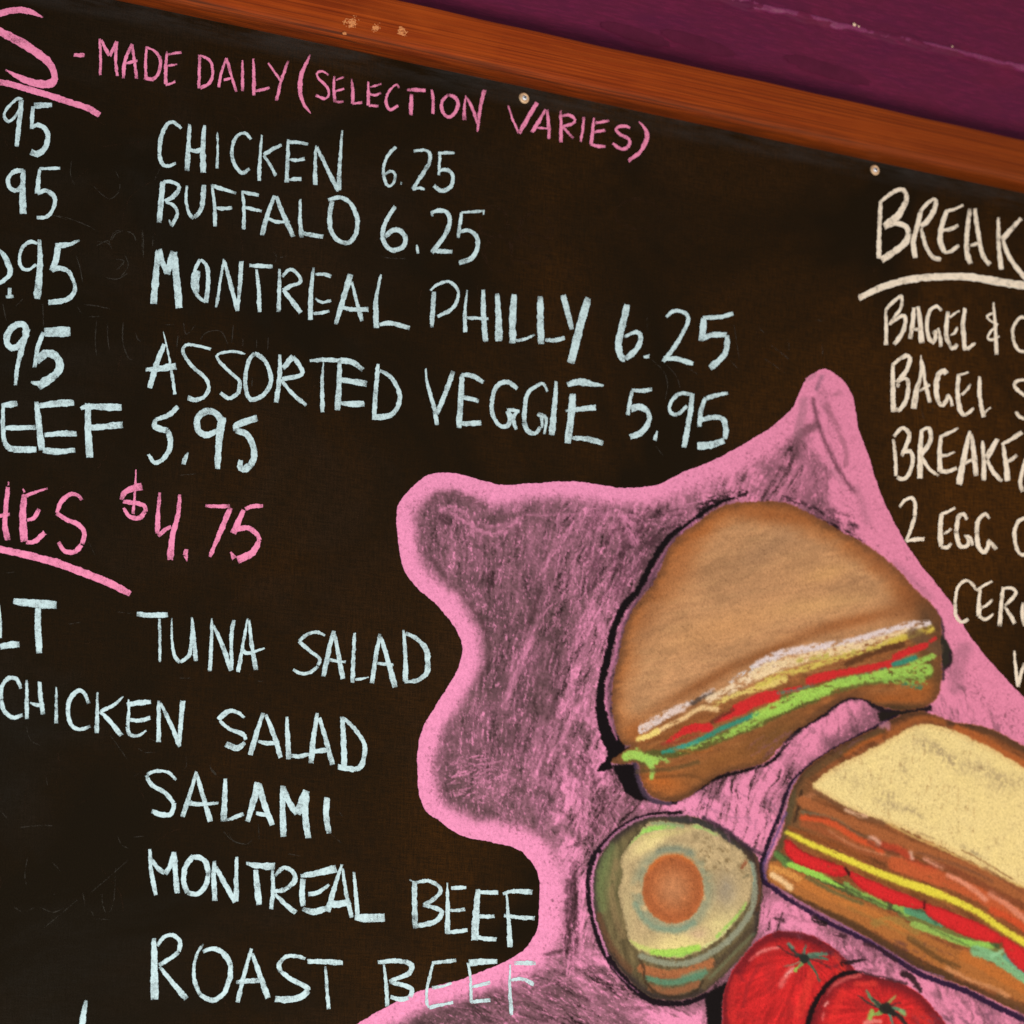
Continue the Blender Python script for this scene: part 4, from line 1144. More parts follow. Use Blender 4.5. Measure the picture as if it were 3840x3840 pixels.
# ---- round bun sandwich
def paint_bun():
    out = tile(2200, 1800, [(262, 1910), (205, 1780), (185, 1600), (195, 1430), (240, 1250), (262, 1120), (325, 960), (400, 850), (470, 770), (535, 640), (600, 490), (690, 390), (800, 310), (920, 225), (1050, 170), (1250, 155), (1430, 162), (1560, 215), (1700, 290), (1900, 405)]) + \
          tile(2840, 1720, [(700, 570), (850, 665), (1000, 785), (1120, 920), (1250, 1040), (1318, 1140), (1330, 1240), (1325, 1330), (1333, 1450), (1333, 1640), (1290, 1745), (1200, 1800), (1050, 1825), (900, 1795), (770, 1740), (660, 1735), (560, 1785), (450, 1865), (330, 1945)]) + \
          tile(2100, 2500, [(1720, 450), (1600, 570), (1500, 685), (1350, 735), (1160, 785), (1040, 860), (930, 945), (820, 978), (700, 955), (625, 895), (583, 800), (565, 700), (430, 705), (372, 685), (430, 632), (510, 572)])
    bx, d = fill(out, (138, 80, 42), 3, idn=3, wob=2)
    x, y = XX[bx], YY[bx]; m = sstep(d, 0, 5)
    n = vnoise(x, y, 60, 150, -18, 51, 4); n2 = vnoise(x, y, 16, 40, -20, 52, 3); n3 = vnoise(x, y, 5, 5, 0, 53, 2)
    # golden middle, browner rim, dull patches rubbed in with a finger
    core = sstep(d + (n - .5) * 70, 0, 110)
    rowy = (y - (2790 + (x - 2400) * -0.37))      # distance below the filling line
    up_ = 1 - sstep(rowy, -150, -10)
    gold = C((194, 140, 96)) * (1 - 0.10 * (n3 - .5))[..., None]
    rust = C((168, 98, 50))
    gold = gold * (1 - .10 * sstep(n, .45, .75))[..., None]
    c = rust * (1 - core[..., None]) + gold * core[..., None]
    c = c * (0.90 + 0.22 * n2[..., None])
    c = c * up_[..., None] + C((146, 88, 48)) * (1 - up_)[..., None] * (0.8 + 0.4 * n2[..., None])
    rim = 1 - sstep(d + (n2 - .5) * 24, 2, 36)
    c = c * (1 - rim[..., None] * .66) + C((78, 52, 36)) * rim[..., None] * .72
    stk = vnoise(x, y, 9, 120, -10, 55, 3)
    q = (sstep(stk, .52, .72) * .20 * core)[..., None]; c = c * (1 - q) + C((222, 170, 114)) * q
    q = (sstep(stk, .44, .26) * .16)[..., None]; c = c * (1 - q) + C((150, 104, 68)) * q
    def pat(cx, cy, rx, ry, col, a, ang=-20):
        nonlocal c
        t = math.radians(ang); u = ((x - cx) * math.cos(t) + (y - cy) * math.sin(t)) / rx; v = (-(x - cx) * math.sin(t) + (y - cy) * math.cos(t)) / ry
        b = np.exp(-(u * u + v * v)) * a * (0.8 + 0.35 * n2); b = np.clip(b, 0, 1)[..., None]
        c = c * (1 - b) + C(col) * b
    pat(2860, 2070, 170, 50, (150, 112, 82), .5, -30); pat(2720, 2120, 90, 60, (160, 114, 78), .3); pat(2780, 2230, 200, 34, (166, 122, 86), .35)
    pat(2900, 1930, 160, 36, (160, 92, 48), .8, 5); pat(2560, 2110, 60, 150, (170, 100, 54), .6, 20); pat(2430, 2330, 50, 130, (150, 96, 60), .5, 20)
    pat(2360, 2600, 40, 150, (196, 138, 92), .5, 5); pat(3020, 2120, 120, 50, (196, 142, 96), .5); pat(3060, 2270, 200, 34, (214, 160, 104), .8, -8)
    pat(2700, 2360, 220, 60, (212, 152, 98), .6, -15); pat(3100, 2150, 90, 30, (214, 158, 100), .7, -15)
    pat(3200, 2330, 220, 26, (160, 92, 48), .8, -14); pat(2640, 2560, 200, 24, (140, 82, 44), .8, -28); pat(2900, 2440, 160, 20, (136, 78, 40), .8, -22)
    pat(3420, 2240, 70, 90, (140, 80, 42), .8, 50); pat(3300, 2120, 150, 30, (150, 92, 56), .6, 40); pat(3480, 2330, 40, 90, (80, 56, 38), .8)
    pat(2400, 2740, 60, 40, (168, 96, 48), .8); pat(2560, 2740, 90, 30, (140, 78, 36), .7)
    pat(3140, 2560, 260, 26, (120, 72, 38), .7, -12); pat(3440, 2580, 70, 40, (172, 92, 38), .7, -5); pat(2480, 2930, 80, 40, (190, 102, 44), .9, 10)
    pat(2700, 2850, 160, 40, (142, 88, 44), .8, -25); pat(2900, 2760, 120, 50, (118, 78, 42), .9, -35); pat(2420, 2850, 60, 30, (84, 72, 40), .8)
    pat(3480, 2480, 30, 90, (88, 64, 38), .8); pat(2620, 2960, 100, 14, (84, 54, 34), .8, -25)
    pat(3350, 2620, 120, 18, (160, 88, 40), .8, 0); pat(3340, 2655, 120, 14, (70, 52, 34), .9, 0)
    RGB[bx] = RGB[bx] * (1 - m[..., None]) + np.clip(c, 0, 1) * m[..., None]
paint_bun()
T21 = lambda p: tile(2100, 2500, p)
T17 = lambda p: tile(2840, 1720, p)
# mayonnaise
for pts, w, c, g in (
    (T21([(590, 455), (640, 430), (700, 400), (850, 310), (1000, 235), (1115, 165)]), (30, 12), (226, 208, 204), .45),
    (T21([(610, 430), (720, 370), (880, 300)]), (28, 30), (228, 200, 188), .55),
    (T21([(1240, 115), (1330, 50), (1450, -20), (1560, -60)]), (14, 30), (214, 204, 204), .65),
    (T17([(0, 1500), (150, 1420), (400, 1370), (650, 1330), (900, 1260), (1100, 1205), (1240, 1192)]), (32, 22), (228, 208, 206), .40),
    (T17([(1080, 1240), (1180, 1215)]), 14, (244, 222, 208), .2),
): stroke(pts, w, c, 5.5, .95, grain=g * 1.15 + .06, gs=6, gl=18, seed=int(pts[0][0]) % 40, idn=4)
stroke(T21([(960, 265), (1040, 220), (1110, 200)]), 18, (60, 44, 34), 4, .8, grain=.4)
for pts, w, c, g in (
    (T21([(600, 520), (750, 445), (900, 370), (1020, 300), (1140, 310)]), (14, 20), (238, 198, 140), .3),
    (T21([(570, 525), (650, 495), (700, 470)]), (16, 24), (242, 214, 120), .1),
    (T21([(1080, 235), (1250, 155), (1420, 60), (1600, -10)]), (26, 44), (240, 210, 172), .5),
    (T17([(0, 1560), (150, 1490), (300, 1460), (500, 1410), (720, 1360), (950, 1300), (1100, 1250)]), (46, 26), (238, 206, 158), .45),
    (T21([(1120, 270), (1300, 195), (1500, 135), (1620, 90)]), (18, 30), (228, 200, 112), .5),
    (T17([(0, 1650), (150, 1575), (350, 1520), (600, 1440), (800, 1385), (1000, 1310), (1260, 1225)]), (26, 18), (214, 190, 90), .5),
    (T17([(300, 1470), (450, 1440), (700, 1400)]), 20, (198, 180, 90), .6),
    (T17([(960, 1330), (1100, 1290), (1270, 1240)]), 16, (208, 180, 70), .4),
): stroke(pts, w, c, 5.5, .95, grain=g * 1.15 + .06, gs=6, gl=20, seed=int(pts[0][0]) % 37, idn=5)
stroke(T17([(650, 1490), (850, 1400), (1050, 1350)]), 22, (84, 50, 30), 5, .8, grain=.4)
stroke(T17([(1130, 1270), (1300, 1380)]), 50, (104, 76, 54), 8, .7, grain=.2)
# tomato slices in the bun
for pts, w, g in (
    (T21([(780, 545), (880, 480), (980, 450), (1075, 440)]), (14, 36), .35), (T21([(900, 460), (1000, 435), (1080, 455)]), 26, 0),
    (T21([(1130, 390), (1230, 350), (1330, 300)]), (16, 42), .3), (T21([(1280, 310), (1400, 255), (1480, 225), (1560, 215)]), (44, 46), .1), (T21([(1520, 235), (1590, 245)]), 22, 0),
    (T21([(1640, 175), (1740, 160)]), 20, .2), (T21([(1650, 225), (1730, 210)]), 14, .2),
    (T17([(380, 1610), (460, 1585), (545, 1565)]), 34, .1), (T17([(560, 1560), (650, 1545), (800, 1520), (980, 1480)]), (24, 28), .15),
    (T17([(1000, 1440), (1080, 1400), (1215, 1355)]), (30, 24), .1), (T17([(820, 1555), (950, 1520)]), 8, .3), (T17([(1250, 1330), (1290, 1300)]), 12, .4),
): stroke(pts, w, (206, 44, 44), 3, .97, grain=g, gs=6, gl=14, seed=int(pts[0][0]) % 31, idn=6)
stroke(T21([(1100, 400), (1250, 310)]), 16, (96, 50, 34), 5, .8, grain=.4)
stroke(T21([(740, 560), (850, 545), (1000, 500)]), 12, (150, 60, 44), 5, .7, grain=.4)
# lettuce in the bun
for pts, w, c, g in (
    (T21([(640, 640), (850, 620), (1050, 560), (1250, 480), (1450, 400), (1650, 300), (1850, 230)]), 34, (92, 88, 42), .2),
    (T17([(200, 1750), (500, 1680), (760, 1610), (1000, 1580), (1230, 1560)]), 42, (100, 96, 46), .3),
    (T21([(750, 620), (950, 560), (1150, 460), (1300, 395), (1430, 340)]), (16, 20), (52, 138, 116), .15),
    (T21([(850, 590), (1000, 545)]), 14, (70, 150, 130), .2),
    (T17([(990, 1490), (1060, 1470), (1140, 1445)]), 20, (52, 138, 116), .1), (T17([(560, 1610), (750, 1570), (930, 1520)]), 10, (84, 104, 80), .3),
    (T17([(150, 1700), (300, 1670), (400, 1640)]), 10, (96, 120, 100), .4),
    (T21([(480, 650), (540, 640), (620, 665), (690, 680)]), (36, 30), (164, 206, 90), .1), (T21([(560, 600), (590, 640)]), 18, (160, 200, 90), .4),
    (T21([(640, 680), (670, 740), (665, 800)]), (26, 16), (158, 200, 92), .25), (T21([(700, 660), (780, 680)]), 20, (150, 180, 84), .6),
    (T21([(860, 620), (1050, 555), (1250, 480), (1450, 400)]), (16, 30), (160, 196, 86), .75),
    (T21([(1250, 470), (1450, 370), (1500, 350)]), 26, (158, 200, 84), .55), (T21([(1480, 350), (1600, 310), (1750, 240), (1932, 180)]), (30, 30), (160, 202, 84), .35),
    (T17([(0, 1860), (150, 1790), (300, 1720), (420, 1690), (620, 1620), (700, 1600)]), (36, 34), (164, 206, 86), .35),
    (T17([(650, 1620), (800, 1590), (950, 1560), (1100, 1540), (1230, 1530)]), (34, 44), (160, 204, 86), .4),
    (T17([(900, 1600), (1050, 1610), (1200, 1610)]), (24, 40), (140, 178, 78), .65),
    (T17([(1120, 1490), (1200, 1460), (1275, 1430)]), (22, 20), (156, 200, 84), .3), (T17([(1060, 1640), (1180, 1655)]), 20, (70, 120, 86), .6),
): stroke(pts, w, c, 5, .95, grain=g * 1.1 + .08, gs=7, gl=12, seed=int(pts[0][1]) % 29, idn=7)
stroke(T21([(560, 760), (800, 740), (1000, 690)]), 14, (92, 72, 42), 5, .7, grain=.3)
stroke(T21([(700, 800), (950, 790), (1080, 840)]), 12, (104, 66, 36), 5, .6, grain=.3)
stroke(T21([(830, 600), (1000, 620), (1100, 600)]), 10, (170, 96, 44), 6, .6)

# ---- avocado half
TA = lambda p: tile(2000, 2840, p)
def ell(cx, cy, rx, ry, n=20, rot=0): 
    t = math.radians(rot)
    return [(cx + rx * math.cos(a) * math.cos(t) - ry * math.sin(a) * math.sin(t), cy + rx * math.cos(a) * math.sin(t) + ry * math.sin(a) * math.cos(t)) for a in [2 * math.pi * i / n for i in range(n)]]
fill(TA([(1240, 1715), (1400, 1630), (1420, 1580), (1370, 1760), (1365, 2060), (1280, 2060), (1262, 1932)]), (22, 16, 16), 4, smooth=False, idn=2)
stroke(TA([(1060, 400, 14), (940, 402, 18), (800, 430, 30), (650, 505, 40), (520, 620, 44), (430, 740, 44), (398, 880, 34), (400, 1020, 34), (432, 1180, 34), (495, 1370, 44), (570, 1490, 50), (660, 1610, 46), (780, 1715, 50), (900, 1775, 44), (1100, 1780, 40), (1250, 1725, 34)]), 1, (24, 15, 20), 3, .97, grain=.15, gs=5, idn=2)
av = TA([(980, 412), (1150, 428), (1300, 480), (1420, 540), (1530, 620), (1620, 720), (1660, 860), (1658, 1000), (1640, 1130), (1618, 1280), (1530, 1420), (1400, 1560), (1240, 1700), (1100, 1752), (930, 1755), (800, 1705), (660, 1570), (550, 1420), (480, 1260), (440, 1100), (425, 950), (440, 820), (500, 690), (590, 570), (720, 470), (850, 425)])
bx, d = fill(av, (92, 76, 50), 3, idn=8, wob=1.5)
def paint_rind(bx, d):
    x, y = XX[bx], YY[bx]; m = sstep(d, 0, 5)[..., None]
    n = vnoise(x, y, 10, 60, 80, 61, 3); rim = (1 - sstep(d, 2, 38))[..., None]
    c = C((116, 98, 66)) * (0.62 + 0.6 * n)[..., None]
    gr = np.exp(-(((x - 2262) / 60) ** 2 + ((y - 3230) / 190) ** 2))[..., None]
    c = c * (1 - gr * .7) + C((118, 126, 78)) * gr * .7
    rt = sstep(x, 2640, 2760)[..., None] * (1 - sstep(y, 3300, 3450))[..., None]
    c = c * (1 - rt * .75) + C((70, 52, 42)) * rt * .75
    c = c * (1 - rim * .8) + C((44, 34, 38)) * rim * .8
    RGB[bx] = RGB[bx] * (1 - m) + np.clip(c, 0, 1) * m
paint_rind(bx, d)
AVM = np.zeros((NY_, NX_), np.float32); AVM[bx] = sstep(d, 2, 8)
stroke(TA([(560, 640), (500, 800), (480, 950), (500, 1100)]), 60 / 1.9, (112, 122, 74), 10, .6, grain=.3, only=AVM)
stroke(TA([(600, 760), (570, 950), (590, 1150), (650, 1300)]), 44 / 1.9, (150, 122, 84), 8, .6, grain=.35, only=AVM)
stroke(TA([(470, 1150), (560, 1370), (700, 1540)]), 50 / 1.9, (112, 74, 50), 8, .7, grain=.3, only=AVM)
stroke(TA([(840, 460), (760, 550), (690, 640), (640, 760)]), 20 / 1.9, (70, 60, 42), 5, .8, only=AVM)
stroke(TA([(1000, 450), (1200, 475), (1360, 560), (1500, 680)]), 40 / 1.9, (58, 54, 52), 7, .9, grain=.15, only=AVM)
stroke(TA([(1590, 640), (1640, 800), (1640, 1000), (1620, 1100)]), 34 / 1.9, (128, 76, 48), 7, .6, grain=.4, only=AVM)
for pts, w, c, o in (
    ([(790, 1530), (950, 1570), (1100, 1560), (1290, 1490)], 66, (176, 104, 64), .9),
    ([(800, 1570), (950, 1600), (1120, 1590)], 30, (150, 86, 54), .6),
    ([(830, 1600), (960, 1630), (1080, 1620), (1250, 1570)], 44, (92, 134, 104), .9),
    ([(1080, 1590), (1240, 1540)], 30, (100, 150, 120), .6),
    ([(850, 1670), (980, 1700), (1100, 1680), (1190, 1640)], 50, (148, 92, 60), .9),
    ([(1250, 1640), (1400, 1490), (1560, 1330)], 90, (102, 82, 56), .8),
    ([(1280, 1600), (1440, 1430), (1600, 1280)], 26, (112, 124, 92), .5),
    ([(1320, 1500), (1450, 1380), (1590, 1230)], 40, (74, 60, 46), .7),
    ([(820, 1640), (900, 1710), (1050, 1735), (1180, 1690), (1230, 1620)], 14, (52, 40, 30), .9),
    ([(760, 1440), (800, 1530), (810, 1620), (870, 1700)], 20, (70, 50, 34), .8),
    ([(1540, 1160), (1600, 1120), (1650, 1050)], 18, (60, 44, 36), .8),
    ([(780, 1440), (950, 1490), (1120, 1490), (1300, 1410), (1450, 1290), (1570, 1130), (1605, 950), (1580, 780)], 44, (150, 152, 128), .85),
    ([(1560, 1000), (1600, 880), (1570, 760)], 20, (128, 152, 134), .6),
): stroke(TA(pts), w / 1.932, c, 5, o, grain=.25, seed=w, only=AVM)
flesh = TA([(845, 465), (1000, 468), (1120, 490), (1200, 485), (1260, 520), (1330, 545), (1390, 600), (1460, 640), (1530, 700), (1575, 790), (1592, 900), (1555, 1060), (1450, 1210), (1330, 1330), (1200, 1405), (1050, 1455), (900, 1440), (760, 1395), (695, 1330), (665, 1200), (625, 1040), (620, 960), (645, 850), (630, 760), (655, 690), (720, 600), (790, 520)])
bx, d = fill(flesh, (196, 168, 122), 2.5, idn=9, wob=4)
def paint_flesh(bx, d):
    x, y = XX[bx], YY[bx]; m = sstep(d, 0, 4)[..., None]
    n = vnoise(x, y, 24, 24, 0, 71, 4); f = vnoise(x, y, 5, 5, 0, 72, 2); fl = vnoise(x, y, 8, 16, 40, 73, 3)
    c = C((192, 164, 120)) * (0.82 + 0.32 * n)[..., None] * (0.93 + .14 * f)[..., None]
    def pat(cx, cy, rx, ry, col, a, ang=0):
        nonlocal c
        t = math.radians(ang); u = ((x - cx) * math.cos(t) + (y - cy) * math.sin(t)) / rx; v = (-(x - cx) * math.sin(t) + (y - cy) * math.cos(t)) / ry
        b = (np.exp(-(u * u + v * v)) * a * (0.6 + .8 * n))[..., None]; b = np.clip(b, 0, 1); c = c * (1 - b) + C(col) * b
    pat(2440, 3160, 90, 26, (232, 208, 142), 1, -30); pat(2570, 3540, 170, 44, (230, 206, 138), 1, -8); pat(2700, 3470, 90, 60, (224, 202, 138), .8, -40)
    pat(2350, 3420, 30, 120, (186, 164, 118), .6); pat(2620, 3500, 40, 24, (206, 170, 134), .8); pat(2720, 3340, 40, 60, (150, 136, 118), .7)
    pat(2480, 3130, 120, 10, (206, 190, 120), .6, -10)
    # crumbly upper right
    cr = (sstep(fl, .40, .30) * np.exp(-(((x - 2710) / 110) ** 2 + ((y - 3210) / 90) ** 2)))[..., None] * .7
    c = c * (1 - cr) + C((112, 88, 56)) * cr
    c = c * (1 - .25 * (1 - sstep(d, 0, 10)))[..., None]
    RGB[bx] = RGB[bx] * (1 - m) + np.clip(c, 0, 1) * m
paint_flesh(bx, d)
FLM = np.zeros((NY_, NX_), np.float32); FLM[bx] = sstep(d, 0, 5)
for pts, w, c, o, g in (
    ([(660, 650), (740, 570), (800, 530), (900, 510), (1010, 495)], 44, (152, 188, 98), .9, .3),
    ([(780, 545), (860, 515), (920, 512)], 30, (160, 208, 96), .9, .1),
    ([(860, 470), (1000, 480), (1080, 500)], 30, (140, 156, 112), .8, .3),
    ([(1160, 495), (1250, 520), (1330, 560)], 28, (160, 196, 108), .7, .4),
    ([(1540, 1060), (1500, 1130), (1430, 1200), (1330, 1300)], 26, (156, 196, 92), .9, .4),
    ([(700, 1345), (800, 1385), (880, 1410)], 40, (196, 200, 110), .9, .2),
    ([(870, 1415), (1000, 1415), (1190, 1385)], 54, (166, 208, 84), .95, .15),
    ([(880, 1450), (1000, 1445), (1130, 1425)], 30, (150, 196, 84), .8, .4),
    ([(1515, 800), (1540, 750)], 22, (140, 72, 46), .8, .4), ([(1520, 870), (1560, 850)], 16, (110, 100, 74), .7, .3),
    ([(1440, 1220), (1350, 1310), (1240, 1380)], 30, (208, 212, 140), .7, .3),
): stroke(TA(pts), w / 1.932, c, 4, o, grain=g, seed=w, only=FLM)
stroke(TA(ell(1012, 955, 250, 276, 26) + [(1262, 955)]), 84 / 1.9, (132, 142, 118), 24, .62, grain=.5, gs=40, gl=60)
stroke(TA([(740, 1060), (800, 1170), (900, 1240), (1050, 1250), (1160, 1200)]), 40 / 1.9, (112, 146, 126), 9, .55, grain=.2)
stroke(TA([(900, 680), (1020, 660), (1140, 690)]), 34 / 1.9, (116, 126, 110), 8, .6, grain=.2)
bx, d = fill(TA(ell(1012, 955, 222, 250, 24, 0)), (190, 108, 60), 3, idn=10, wob=1.5)
def paint_pit(bx, d):
    x, y = XX[bx], YY[bx]; m = sstep(d, 0, 6)[..., None]
    n = vnoise(x, y, 22, 22, 0, 81, 4); f = vnoise(x, y, 5, 5, 0, 82, 2)
    r = np.hypot((x - 2524) / 115, (y - 3334) / 130)
    k = sstep(r, .1, .9)[..., None]
    c = (C((198, 128, 84)) * (1 - k) + C((182, 100, 56)) * k) * (0.82 + .30 * n)[..., None] * (.93 + .14 * f)[..., None]
    ring = (np.exp(-((r - .78) / .08) ** 2) * sstep(n, .35, .6))[..., None] * .3
    c = c * (1 - ring) + C((132, 72, 44)) * ring
    RGB[bx] = RGB[bx] * (1 - m) + np.clip(c, 0, 1) * m
paint_pit(bx, d)
stroke(TA([(850, 800), (930, 725), (1050, 712), (1150, 760)]), 16, (208, 112, 54), 7, .6, only=FLM)
stroke(TA([(470, 700), (430, 860), (428, 1020), (450, 1180), (500, 1330), (540, 1440)]), (8, 8), (214, 132, 170), 2, .9, grain=.3)
stroke(TA([(500, 660), (600, 550), (740, 460), (880, 425), (1100, 420)]), (10, 6), (206, 128, 164), 2.5, .8, grain=.25)
stroke(TA([(560, 1500), (640, 1600), (760, 1700)]), 5, (196, 120, 156), 2, .7, grain=.4)
stroke(TA([(980, 410), (1070, 400)]), 12, (24, 16, 20), 3, .9)
stroke(TA([(1230, 440), (1400, 530), (1540, 640), (1650, 700)]), 14, (60, 40, 52), 5, .85, grain=.2)

# ---- square cut sandwich
TS = lambda p: tile(2840, 2500, p)
TU = lambda p: tile(2840, 2840, p)
stroke(TS([(1000, 360), (850, 440), (700, 520), (500, 630), (350, 740), (250, 840), (200, 950), (170, 1050), (110, 1200), (60, 1330), (30, 1450), (50, 1560), (100, 1590)]), (10, 18), (30, 18, 32), 3, .97, grain=.1, idn=2)
stroke(TU([(60, 900), (200, 1010), (400, 1130), (600, 1240), (800, 1330), (1000, 1460), (1200, 1580), (1500, 1690), (1700, 1790), (1932, 1900), (2230, 2060)]), (16, 22), (44, 24, 50), 3, .97, idn=2)
so = TS([(85, 1560), (72, 1460), (120, 1340), (185, 1190), (205, 1060), (235, 930), (285, 830), (360, 735), (500, 630), (700, 520), (850, 450), (950, 395), (1060, 345), (1200, 325), (1300, 355), (1420, 400), (1600, 425), (1750, 475), (1932, 575), (2230, 740), (2420, 900), (2520, 1250), (2540, 1800), (2480, 2350), (2380, 2640)]) + TU([(2230, 2010), (1932, 1865), (1700, 1755), (1500, 1660), (1200, 1548), (1000, 1428), (800, 1308), (600, 1198), (400, 1088), (220, 988)])
bx, d = fill(so, (150, 86, 46), 3, idn=11, wob=1.5)
def paint_crust(bx, d):
    x, y = XX[bx], YY[bx]; m = sstep(d, 0, 5)[..., None]
    n = vnoise(x, y, 10, 70, 30, 91, 3); f = vnoise(x, y, 5, 5, 0, 92, 2)
    c = C((150, 86, 48)) * (0.6 + 0.6 * n)[..., None] * (.93 + .14 * f)[..., None]
    left = (1 - sstep(x, 2960, 3120) * 1)[..., None] * (1 - sstep(y, 3080, 3200))[..., None]
    c = c * (1 - left * .6) + C((104, 80, 52)) * left * .6
    rim = (1 - sstep(d, 4, 30))[..., None]; c = c * (1 - rim * .75) + C((62, 44, 32)) * rim * .75
    RGB[bx] = RGB[bx] * (1 - m) + np.clip(c, 0, 1) * m
paint_crust(bx, d)
SWM = np.zeros((NY_, NX_), np.float32); SWM[bx] = sstep(d, 1, 6)
for pts, w, c, o in (
    ([(360, 780), (520, 680), (720, 560), (900, 460)], 50, (96, 70, 44), .8),
    ([(950, 500), (1080, 420), (1200, 370), (1350, 400)], 40, (160, 90, 44), .8),
    ([(640, 640), (760, 560), (900, 500)], 24, (190, 96, 40), .7),
    ([(1450, 450), (1650, 540), (1800, 640), (1932, 710), (2200, 860)], 60, (176, 94, 46), .9),
    ([(1600, 440), (1750, 500), (1932, 600), (2200, 760)], 50, (96, 62, 40), .8),
    ([(250, 900), (230, 1060), (160, 1280), (110, 1400)], 60, (92, 76, 50), .8),
    ([(320, 900), (300, 1010), (270, 1120)], 16, (44, 32, 24), .9),
    ([(330, 960), (480, 900), (520, 960)], 40, (186, 116, 76), .6),
): stroke(TS(pts), w / 1.932, c, 7, o, grain=.25, seed=w, only=SWM)
bread = TS([(400, 870), (480, 785), (600, 710), (800, 610), (1000, 500), (1150, 425), (1300, 425), (1450, 475), (1650, 570), (1800, 650), (1932, 730), (2230, 900), (2230, 1800), (1932, 1600), (1700, 1490), (1500, 1385), (1300, 1290), (1100, 1195), (920, 1125), (800, 1085), (640, 1015), (500, 935)])
bx, d = fill(bread, (238, 208, 138), 5, idn=12, wob=6)
def paint_bread(bx, d):
    x, y = XX[bx], YY[bx]; m = sstep(d, -2, 8)[..., None]
    v = vnoise(x, y, 7, 26, 92, 101, 3); b = vnoise(x, y, 60, 60, 0, 102, 3); f = vnoise(x, y, 6, 6, 0, 103, 2)
    c = C((240, 211, 140)) * (0.965 + .06 * f)[..., None]
    c = c * (1 - .25 * b[..., None]) + C((232, 206, 158)) * .25 * b[..., None]
    sp_ = (sstep(v, .34, .24) * sstep(b, .45, .62))[..., None] * .55
    c = c * (1 - sp_) + C((168, 132, 84)) * sp_
    def dk(cx, cy, rx, ry, a, ang):
        nonlocal c
        t = math.radians(ang); u = ((x - cx) * math.cos(t) + (y - cy) * math.sin(t)) / rx; w = (-(x - cx) * math.sin(t) + (y - cy) * math.cos(t)) / ry
        q = (np.exp(-(u * u + w * w)) * a * sstep(v * .5 + f * .5, .62, .40))[..., None]; c = c * (1 - q) + C((156, 132, 100)) * q
    dk(3530, 2820, 90, 18, .6, 40); dk(3700, 2890, 130, 24, .5, 22); dk(3590, 2870, 60, 24, .5, 30); dk(3360, 3020, 80, 18, .7, 15); dk(3430, 3050, 30, 8, .9, 30)
    dk(3200, 2920, 90, 30, .3, 20); dk(3330, 2980, 30, 16, .8, 0); dk(3390, 2900, 16, 50, .5, 0); dk(3640, 3190, 50, 8, .8, 28); dk(3480, 2800, 60, 20, .6, 20); dk(3760, 2940, 60, 30, .6, 0)
    e = (1 - sstep(d, 0, 26))[..., None] * .35; c = c * (1 - e) + C((206, 158, 100)) * e
    RGB[bx] = RGB[bx] * (1 - m) + np.clip(c, 0, 1) * m
paint_bread(bx, d)
stroke(TS([(930, 1130), (1150, 1240), (1400, 1350), (1700, 1500), (1932, 1600)]), 8, (222, 184, 110), 3, .8, only=SWM)
stroke(TS([(1160, 1200), (1280, 1245)]), 6, (150, 118, 80), 3, .7, grain=.4)
stroke(TS([(1480, 1330), (1600, 1390), (1850, 1540)]), 5, (140, 96, 58), 3, .8, grain=.3)
# meat and bread edge
for pts, w, c, o, g in (
    ([(330, 320), (600, 440), (900, 560), (1200, 680), (1500, 790), (1932, 1010), (2200, 1130)], 80, (168, 96, 54), .9, .15),
    ([(420, 250), (560, 330), (760, 430), (920, 480)], 34, (116, 76, 48), .8, .2),
    ([(640, 380), (720, 415), (790, 430)], 26, (226, 178, 142), .8, .35),
    ([(320, 395), (480, 425), (600, 470), (720, 550), (830, 590)], 16, (112, 100, 78), .8, .1),
    ([(330, 440), (480, 455), (600, 510), (720, 590), (850, 640), (900, 690)], (46), (208, 82, 44), .95, .1),
    ([(330, 480), (480, 530), (620, 600), (800, 690), (1000, 760), (1200, 810)], 50, (160, 84, 48), .85, .2),
    ([(520, 530), (700, 640), (900, 700), (1100, 740)], 14, (206, 136, 98), .7, .4),
    ([(230, 510), (400, 580), (600, 650), (800, 740)], 30, (140, 74, 36), .8, .3),
    ([(900, 640), (1050, 680), (1100, 740), (1200, 800), (1280, 810)], 56, (186, 66, 42), .85, .2),
    ([(1000, 770), (1200, 840), (1400, 900), (1600, 990), (1800, 1100), (1932, 1190), (2150, 1320)], 110, (196, 90, 50), .9, .2),
    ([(1300, 760), (1500, 850), (1700, 960), (1932, 1080), (2150, 1200)], 34, (140, 72, 44), .8, .25),
    ([(1150, 690), (1250, 715), (1500, 800), (1700, 900)], 20, (120, 74, 50), .8, .25),
    ([(1700, 1110), (1850, 1180), (1932, 1240), (2100, 1340)], 50, (206, 78, 42), .9, .15),
    ([(820, 585), (850, 590), (885, 625)], 34, (228, 168, 144), .9, .25), ([(1112, 690), (1122, 735)], 20, (238, 190, 168), .9, .1),
    ([(1215, 735), (1340, 800)], 34, (220, 150, 126), .8, .6), ([(1380, 850), (1480, 900), (1570, 960), (1655, 1030)], (36), (228, 146, 116), .9, .3),
    ([(1690, 990), (1800, 1060), (1900, 1140), (2000, 1220)], 44, (222, 138, 108), .85, .35),
    ([(800, 610), (900, 660), (1020, 700)], 14, (96, 56, 40), .8, .1), ([(1650, 800), (1800, 900), (1932, 980)], 14, (110, 62, 40), .7, .2),
): stroke(TU(pts), w / 1.932, c, 7, o, grain=g + .08, gs=6, gl=40, seed=int(pts[0][0]) % 41, only=SWM, idn=13)
